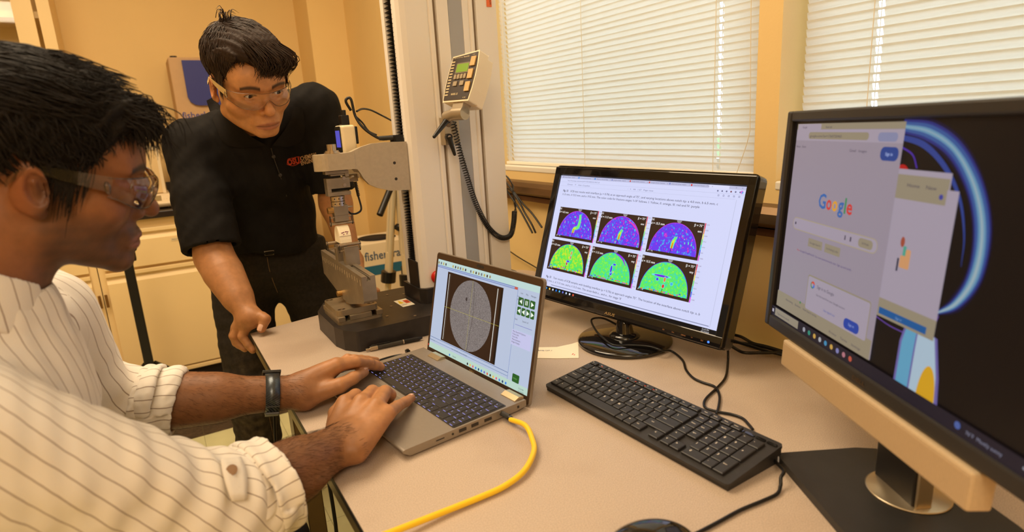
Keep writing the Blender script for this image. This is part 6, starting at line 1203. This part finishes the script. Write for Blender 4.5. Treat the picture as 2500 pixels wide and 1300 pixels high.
def armR2(P):
    d = d_cap(P, eR, wR, .049, .030); d = smin(d, d_cap(P, eR+(wR-eR)*.15, eR+(wR-eR)*.55, .047, .038), .03); d = smin(d, d_cap(P, sR, eR, .055, .048), .03)
    im, mm, rm, pm = atZ(842, 984, -.432), atZ(882, 983, -.426), atZ(919, 992, -.428), atZ(947, 1010, -.438)
    iF_ = [im, atZ(868, 966, -.432), atZ(884, 972, -.452), atZ(888, 985, -.464)]; mF_ = [mm, atZ(909, 957, -.430), atZ(924, 968, -.448), atZ(925, 985, -.463)]; rF_ = [rm, atZ(940, 958, -.434), atZ(953, 965, -.447), atZ(950, 978, -.460)]; pF_ = [pm, atZ(970, 993, -.449), atZ(990, 982, -.457), atZ(1004, 973, -.463)]
    tF_ = [atZ(822, 1040, -.46), atZ(822, 1010, -.462), atZ(838, 985, -.464), atZ(860, 985, -.465)]
    armR2.nails = [(pF_[3], pF_[2])]
    return smin(d, hand_sdf(P, atZ(822, 1062, -.457), atZ(868, 1100, -.457), .0205, [im, mm, rm, pm], [.0135, .014, .0135, .0125], [iF_, mF_, rF_, pF_], [[.0125, .0110, .0095, .0085], [.0130, .0112, .0098, .0085], [.0128, .0115, .010, .0085], [.0118, .0098, .0088, .0078]], tF_, [.017, .014, .012, .010]), .014)
def armL2(P):
    d = d_cap(P, eL, wL, .046, .0285); d = smin(d, d_cap(P, eL+(wL-eL)*.15, eL+(wL-eL)*.55, .045, .036), .03); d = smin(d, d_cap(P, sL, eL, .055, .047), .03)
    im = atZ(822, 893, -.418); mm = im+A3(.006, .020, -.008); rm = im+A3(.002, .038, -.017); pm = im+A3(-.006, .052, -.027)
    iF_ = [im, atZ(870, 884, -.422), atZ(903, 886, -.441), atZ(925, 892, -.459)]; off = [A3(.010, .012, -.010), A3(.004, .030, -.012), A3(-.004, .046, -.012)]
    o3 = lambda o, k: [iF_[1]+o*A3(1, 1, .6), iF_[2]+o*A3(1, 1, .5), iF_[3]+o*A3(1, 1, .2)]
    mF_ = [mm, iF_[1]+A3(.004, .016, -.010), atZ(915, 893, -.453), atZ(930, 897, -.462)]; rF_ = [rm]+o3(off[1], 1); pF_ = [pm]+o3(off[2], 1)
    for f in (rF_, pF_): f[1:] = [np.maximum(q, A3(-9, -9, -.461)) for q in f[1:]]
    tF_ = [atZ(778, 958, -.455), atZ(830, 942, -.447), atZ(862, 924, -.444), atZ(888, 909, -.451)]
    armL2.nails = [(tF_[3], tF_[2])]
    return smin(d, hand_sdf(P, atZ(742, 935, -.440), atZ(745, 972, -.462), .0215, [im, mm, rm, pm], [.0150, .0145, .0135, .0125], [iF_, mF_, rF_, pF_], [[.0132, .0100, .0088, .0076], [.0128, .0108, .0095, .0082], [.012, .0105, .009, .008], [.011, .009, .008, .0072]], tF_, [.0185, .0138, .0114, .0100]), .016)
legpts = [(A3(-.36, .80, -.71), A3(.06, .76, -.70), A3(.07, .74, -1.16)), (A3(-.36, .98, -.71), A3(.06, 1.02, -.70), A3(.03, 1.04, -1.16))]
def legs2(P):
    d = None
    for a, b, c in legpts: e = chain(P, [a, b, c, c+A3(.1, 0, -.035)], [.08, .055, .036, .026], .02); d = e if d is None else smin(d, e, .01)
    return d
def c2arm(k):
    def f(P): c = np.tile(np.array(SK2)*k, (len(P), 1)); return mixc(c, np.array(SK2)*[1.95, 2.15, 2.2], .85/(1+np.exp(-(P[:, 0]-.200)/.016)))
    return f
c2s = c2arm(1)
c2h = lambda P: mixc(H2.color(P, tuple(np.array(SK2)*[1.02, .95, .93]), LIP2, beard=1.0), np.array(SK2), .0*P[:, 0])
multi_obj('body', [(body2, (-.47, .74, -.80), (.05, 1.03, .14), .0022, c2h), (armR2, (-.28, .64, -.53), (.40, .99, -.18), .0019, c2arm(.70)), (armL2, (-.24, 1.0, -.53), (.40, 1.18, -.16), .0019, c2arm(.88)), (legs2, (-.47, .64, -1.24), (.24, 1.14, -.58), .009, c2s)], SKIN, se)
eyeballs(H2, se, (0, -1, -.35))
nl = MB(); nail(nl, *armL2.nails[0], A3(-.1, -.45, .9), .0100); nail(nl, *armR2.nails[0], A3(-.15, -.1, 1), .0078); obj('fingernail', nl, NAIL, se)['kind'] = 'stuff'
# hair on the forearms
def arm_hair(a, b, fn, n, seed, name):
    r = np.random.RandomState(seed); m = RL(); a, b = np.array(a), np.array(b); ax = nrm(b-a); u, w = frame(ax); t = r.uniform(0, 1, n); th = r.uniform(0, 6.283, n)
    nv = np.cos(th)[:, None]*u+np.sin(th)[:, None]*w; base = a+(b-a)*t[:, None]; rad = np.full(n, .075)
    for _ in range(14): rad -= fn(base+nv*rad[:, None])*.9
    for k in range(n):
        if not .015 < rad[k] < .08: continue
        p = base[k]+nv[k]*(rad[k]-.0004); sd = np.cross(ax, nv[k]); dr = nrm(ax*.9+sd*r.uniform(-.1, .9)); L = r.uniform(.007, .013); m.tube([p, p+dr*L*.5+nv[k]*.0014, p+dr*L+nv[k]*.0012], [.00012, .0001, .00004], n=3, sub=1)
    o = obj(name, m, mat('arm_hair_brown', (.035, .018, .010), .6, spec=.2), se); o['kind'] = 'stuff'
arm_hair(eR+(wR-eR)*.25, wR-(wR-eR)*.02, armR2, 2400, 31, 'arm_hair'); arm_hair(eL+(wL-eL)*.25, wL, armL2, 1500, 32, 'arm_hair')
# shirt
cR = eR+(wR-eR)*.30; cL = eL+(wL-eL)*.30
def shirt_parts(P):
    t = d_ell(P, (-.245, .885, -.38), (.105, .180, .22), Rot(y=-14)); t = smin(t, d_cap(P, sR+A3(-.02, .02, -.01), sL+A3(-.03, -.02, -.01), .078, .078), .07); t = smin(t, d_ell(P, (-.31, .885, -.60), (.145, .18, .20)), .07); t = smin(t, d_cap(P, nb2+A3(-.03, 0, -.03), A3(-.24, .88, -.27), .078, .11), .05); t = smin(t, d_cap(P, nb2+A3(.012, 0, -.022), nb2+A3(.005, 0, -.13), .079, .10), .04); t = smax(t, -(P[:, 2]+.80), .01)
    s1 = smin(d_cap(P, sR, eR, .078, .068), d_cap(P, eR, cR, .068, .060), .03); s2 = smin(d_cap(P, sL, eL, .070, .058), d_cap(P, eL, cL, .058, .053), .03)
    s1 = smax(s1, (P-cR) @ nrm(wR-eR), .004); s2 = smax(s2, (P-cL) @ nrm(wL-eL), .004); return t, s1, s2
def folds(P, c, ax, k, amp): z = (P-c) @ ax; u, w = frame(ax); th = np.arctan2((P-c) @ u, (P-c) @ w); return amp*np.sin(z*k+2.2*np.sin(th+.7)+1.3*np.sin(2*th))
def shirt(P):
    t, s1, s2 = shirt_parts(P); axR = nrm(eR-sR); axL = nrm(eL-sL)
    s1 = s1+folds(P, sR, axR, 130, .0035)*np.clip(((P-sR) @ axR-.08)/.12, 0, 1)+.004*vnoise(P, 40, 12); s2 = s2+folds(P, sL, axL, 150, .003)*np.clip(((P-sL) @ axL-.05)/.1, 0, 1)+.003*vnoise(P, 50, 13)
    t = t+.005*vnoise(P*A3(1, 1, .6), 32, 14)+.0025*vnoise(P, 75, 15); d = smin(smin(t, s1, .035), s2, .035)
    ck = smin(d_cap(P, nb2+A3(.018, 0, .030), H2.W((0, .03, -.03)), .066, .072), d_cap(P, nb2+A3(.03, 0, .04), nb2+A3(.06, -.01, .02), .04, .008), .03); d = smax(d, -ck, .004)
    for a, b, r0, r1 in ((eR, wR, .052, .040), (eL, wL, .049, .038)): d = smax(d, -smax(d_cap(P, a, b, r0, r1), -((P-a) @ nrm(b-a)-.02), .004), .002)
    return d
def stripe_of(P):
    t, s1, s2 = shirt_parts(P); out = np.arctan2(P[:, 1]-.885, P[:, 0]+.26)*.165+.05*(P[:, 2]+.3)
    def az(c, ax, r): u, w = frame(ax); Q = P-c; return np.arctan2(Q @ u, Q @ w)*r
    a1 = az(sR, nrm(eR-sR), .073)+.28*((P-sR) @ nrm(eR-sR)); a2 = az(sL, nrm(eL-sL), .062); return np.where((s1 < t-.004) & (s1 < s2), a1+10, np.where(s2 < t-.004, a2+20, out+30))
SHM = stripe_mat('striped_cotton', (.82, .76, .68), (.36, .28, .22), .0172, .08, .0035)
sh2 = sdf_obj('shirt', shirt, (-.52, .58, -.82), (.18, 1.22, -.08), .0042, SHM, se, attrs={'stripe': stripe_of})
def cuff(name, c, ax, r, ln, th, seed, tilt):
    ax = nrm(ax); u, w = frame(ax)
    def f(P):
        Q = P-c; z = Q @ ax; x, y = Q @ u, Q @ w; rr = np.sqrt(x*x+y*y); an = np.arctan2(y, x); R_ = r*(1+.05*np.sin(an*2+seed)+.03*np.sin(3*an+seed*2))+.0035*np.sin(z*150+an*1.5+seed)-.10*z*(z > 0); zc = z-.010*np.sin(an+tilt)
        return smax(np.abs(rr-R_)-th, np.abs(zc)-ln/2, .005)*.85+.0012*vnoise(P, 130, int(seed*10))
    def st_(P): Q = P-c; return np.arctan2(Q @ w, Q @ u)*r
    return sdf_obj(name, f, c-r-ln/2-.02, c+r+ln/2+.02, .0026, SHM, sh2, attrs={'stripe': st_})
cuff('rolled_cuff', cR-nrm(wR-eR)*.006, wR-eR, .0615, .070, .0045, 1.0, 2.4); cuff('rolled_cuff', cR+nrm(wR-eR)*.008, wR-eR, .0655, .036, .004, 2.3, 2.2)
cuff('rolled_cuff', cL-nrm(wL-eL)*.004, wL-eL, .0550, .064, .0042, 1.7, .8); cuff('rolled_cuff', cL-nrm(wL-eL)*.018, wL-eL, .0595, .026, .004, 3.1, .6)
# sleeve tab with its button on the near sleeve
def SHF(P): t, s1, s2 = shirt_parts(P); d = smin(s1, t, .03)-.003; Q = P-cR; z = Q @ nrm(wR-eR); rr = np.linalg.norm(Q-np.outer(z, nrm(wR-eR)), axis=1); return np.minimum(d, smax(rr-.0685, np.abs(z)-.045, .004))
m = RL(); vs = []; A_, B_ = [(540, 1122), (543, 1150), (552, 1185), (566, 1225)], [(588, 1118), (600, 1146), (604, 1182), (600, 1222)]
for i in range(8):
    t = i/7*3; k = min(int(t), 2); f = t-k; a = np.array(A_[k])*(1-f)+np.array(A_[k+1])*f; b = np.array(B_[k])*(1-f)+np.array(B_[k+1])*f
    for j_ in range(5): p = a+(b-a)*j_/4; q = on_shirt(p[0], p[1], SHF, .3, 1.2, 0); vs.append(q*(1-.003/np.linalg.norm(q)))
m.add(vs, [(i*5+j_, i*5+j_+1, i*5+j_+6, i*5+j_+5) for i in range(7) for j_ in range(4)], 0, True); tb_ = obj('sleeve_tab', m, mat('cream_cotton', (.82, .76, .68), .85, bump=.3, bscale=500), sh2); sd = tb_.modifiers.new('s', 'SOLIDIFY'); sd.thickness = .0028; sd.offset = 0
bq = on_shirt(566, 1148, SHF, .3, 1.2, 0); bn = nrm(-bq); obj('tab_button', RL().cyl(bq+bn*.004, bq+bn*.0095, .0062, n=18).cyl(bq+bn*.0094, bq+bn*.0100, .0045, n=18), mat('button_horn', S(150, 118, 88), .35), sh2)
# collar of the shirt
def collar2(P):
    c0 = nb2+A3(.010, 0, .036); axis = nrm(H2.W((0, .03, -.03))-nb2); q = P-c0; z = q @ axis; r = np.linalg.norm(q-np.outer(z, axis), axis=1); d = smax(np.abs(r-(.079-.3*z))-.0028, np.abs(z+.018)-.030, .004)
    return smax(d, -d_cap(P, c0+A3(.08, -.012, .06), c0+A3(.09, -.012, -.08), .022), .003)
sdf_obj('collar', collar2, nb2-.12, nb2+A3(.14, .12, .12), .0028, SHM, sh2, attrs={'stripe': lambda P: np.arctan2(P[:, 1]-nb2[1], P[:, 0]-nb2[0])*.08})
# trousers, shoes, stool
def trou(P):
    d = None
    for a, b, c in legpts: e = chain(P, [a, b, c], [.098, .074, .055], .03); e = smax(e, -(P[:, 2]+1.17), .004); d = e if d is None else smin(d, e, .02)
    d = smin(d, d_ell(P, (-.36, .89, -.70), (.13, .17, .11)), .05); return d+.003*vnoise(P, 45, 7)
sdf_obj('trousers', trou, (-.56, .60, -1.2), (.18, 1.18, -.5), .008, colmat('trouser_navy', .85, 0, .2, .4, 900, .2, 60), se, color=lambda P: np.tile(np.array([.025, .028, .045]), (len(P), 1)))
for a, b, c in legpts: sdf_obj('shoe', lambda P, c=c: smax(smin(d_ell(P, c+A3(.06, 0, -.045), (.135, .046, .045)), d_ell(P, c+A3(-.01, 0, -.01), (.055, .042, .055)), .02), -(P[:, 2]+1.238), .002), c+A3(-.1, -.08, -.09), c+A3(.22, .08, .08), .007, colmat('shoe_brown', .4, 0, .5, .1, 300, .1, 20), se, color=lambda P: np.tile(np.array([.05, .03, .02]), (len(P), 1)))
so2 = empty('office_stool', (-.37, .89, 0)); tag(so2, 'black round stool carrying the seated man, below the bottom left corner', 'stool')
obj('seat', MB().lathe([(0, .36), (.18, .36), (.2, .38), (.19, .405), (.12, .415), (0, .415)], (-.37, .89, 0), 36), MBZ, so2); obj('post', MB().cyl((-.37, .89, .08), (-.37, .89, .36), .025), BLK, so2)
for k in range(5): a = math.radians(72*k); obj('leg', MB().tube([(-.37, .89, .085), (-.37+.25*math.cos(a), .89+.25*math.sin(a), .055)], .016, sub=1), BLK, so2); obj('castor', MB().sph((-.37+.25*math.cos(a), .89+.25*math.sin(a), .027), .027, 12), BLK, so2)
# watch on the left wrist
cw = atZ(664, 966, -.445); aw = nrm(wL-eL); tW = np.dot(cw-eL, aw); cw = eL+aw*tW; u_, w_ = frame(aw); rw = .0335
ww = RL(); n = 48; bw = .0115; v = []
for i in range(n):
    a = 2*math.pi*i/n; nv = math.cos(a)*u_+math.sin(a)*w_
    for da, rr2 in ((-bw, rw), (bw, rw), (bw, rw+.0022), (-bw, rw+.0022)): v.append(cw+nv*rr2+aw*da)
ww.add(v, [(4*i+j, 4*i+(j+1) % 4, 4*((i+1) % n)+(j+1) % 4, 4*((i+1) % n)+j) for i in range(n) for j in range(4)], 0, True)
MESHB = bpy.data.materials.new('watch_mesh'); MESHB.use_nodes = True; _nt = MESHB.node_tree; _p = _nt.nodes['Principled BSDF']; _p.inputs['Metallic'].default_value = .8; _p.inputs['Roughness'].default_value = .32; _tc = _nt.nodes.new('ShaderNodeTexCoord'); _w = _nt.nodes.new('ShaderNodeTexWave'); _w.inputs['Scale'].default_value = 170; _w.bands_direction = 'DIAGONAL'; _nt.links.new(_tc.outputs['Object'], _w.inputs[0]); _r = _nt.nodes.new('ShaderNodeValToRGB'); _r.color_ramp.elements[0].color = (.012, .014, .018, 1); _r.color_ramp.elements[1].color = (.16, .18, .20, 1); _nt.links.new(_w.outputs[0], _r.inputs[0]); _nt.links.new(_r.outputs[0], _p.inputs['Base Color'])
wt = obj('wristwatch', ww, MESHB, se); vd = nrm(-cw-aw*np.dot(-cw, aw)); up = nrm(np.array([0, 0, 1])-aw*aw[2]); cs = nrm(vd*.5+up*-.85)
def wbox(cdir, l, wd, th, name, mt): s_ = np.cross(aw, cdir); c = cw+cdir*(rw+.001); m = RL(); m.add([c+aw*a*wd+s_*b*l+cdir*t for a in (-1, 1) for b in (-1, 1) for t in (0, th)], [(0, 1, 3, 2), (4, 6, 7, 5), (0, 4, 5, 1), (2, 3, 7, 6), (0, 2, 6, 4), (1, 5, 7, 3)]); return obj(name, m, mt, wt, bevel=.0008)
wbox(cs, .009, .0112, .004, 'clasp', mat('clasp_grey', S(92, 92, 92), .35, .7)); wbox(nrm(vd*.78+up*-.5), .0012, .0112, .0032, 'slider_bar', mat('clasp_grey', S(92, 92, 92), .35, .7)); wbox(nrm(up*.8+vd*-.6), .014, .0155, .005, 'watch_case', mat('watch_steel', S(70, 70, 70), .3, .8)); wbox(nrm(up*.8+vd*-.6), .012, .0135, .0056, 'watch_dial', GL_)
# hair of the seated man
HC2 = colmat('hair_black', .7, 0, .15, .6, 500, .3, 300); HS2 = mat('hair_strand_black', (.0085, .0056, .0040), .6, spec=.25, noise=.3, nscale=40)
def zmin2(q): y = q[:, 1]; return np.interp(y, [-.13, -.088, -.066, -.045, -.030, -.012, .004, .026, .045, .12], [.082, .076, .066, .036, .020, -.012, .020, .040, -.02, -.060])
def hair2(P):
    q = H2.L(P); d = d_ell(q, (.0, .022, .066), (.088, .114, .076)); d = smin(d, d_ell(q, (.0, -.048, .088), (.060, .048, .026)), .03); d = smax(d, -(q[:, 2]-zmin2(q)), .008); d = d+.0022*np.sin(q[:, 1]*330+q[:, 2]*200+q[:, 0]*120)+.0022*vnoise(q, 160, 2); sk = d_ell(q, (0, .022, .056), (.072, .092, .072)); return smax(d, -sk, .002)
ha2 = sdf_obj('hair', hair2, (-.27, .76, -.13), (.08, 1.04, .16), .0024, HC2, se, color=lambda P: np.tile(np.array([.009, .0062, .0045]), (len(P), 1)))
def flow2(p, t):
    if p[1] > .06 and p[2] < .12: return A3(0, .2, -1)
    if p[2] > .085: return A3(.15 if p[0] > 0 else -.25, -1, -.1)
    return A3(0, -.45, -.9)
obj('hair_strand', strands(H2, lambda p, r: p[2] > zmin2(p[None])[0]+.004, flow2, lambda p: .05 if p[2] > .08 else .026, 5200, .0008, .30, (.0, .022, .066), (.0905, .1155, .0795), 15, lift=.05), HS2, ha2)['kind'] = 'stuff'
m = MB(); r6 = np.random.RandomState(8)
for k in range(900):
    x = r6.uniform(-.055, .055); a = A3(x, -.062+r6.normal()*.012, .106+r6.normal()*.005-.6*x*x*8); b = a+A3(r6.normal()*.004, -.024, -.006+r6.normal()*.006); c = b+A3(r6.normal()*.006, -.013+r6.normal()*.006, -.026+r6.normal()*.010); m.tube([H2.W(p)+A3(0, 0, H) for p in (a, b, c)], [.0008, .0008, .0002], n=3, sub=3)
for k in range(700):
    y = r6.uniform(-.05, .10); x = r6.uniform(-.06, .06); a = A3(x, y, .132-.9*(x*x)*8-.25*max(0, -y)-1.4*max(0, y-.02)**1.5); b = a+A3(r6.normal()*.008, -.014, .010+r6.uniform(0, .008)); c = b+A3(r6.normal()*.01, -.022, -.002); m.tube([H2.W(p)+A3(0, 0, H) for p in (a, b, c)], [.0008, .0007, .0002], n=3, sub=3)
for k in range(260): a = A3(-.0725, -.020+r6.normal()*.008, .030+r6.normal()*.012); m.tube([H2.W(p)+A3(0, 0, H) for p in (a, a+A3(-.002, .001, -.014), a+A3(-.001, .003, -.026+.01*r6.normal()))], [.0006, .0005, .0002], n=3, sub=2)
obj('fringe', m, HS2, ha2)['kind'] = 'stuff'
glasses(H2, se)
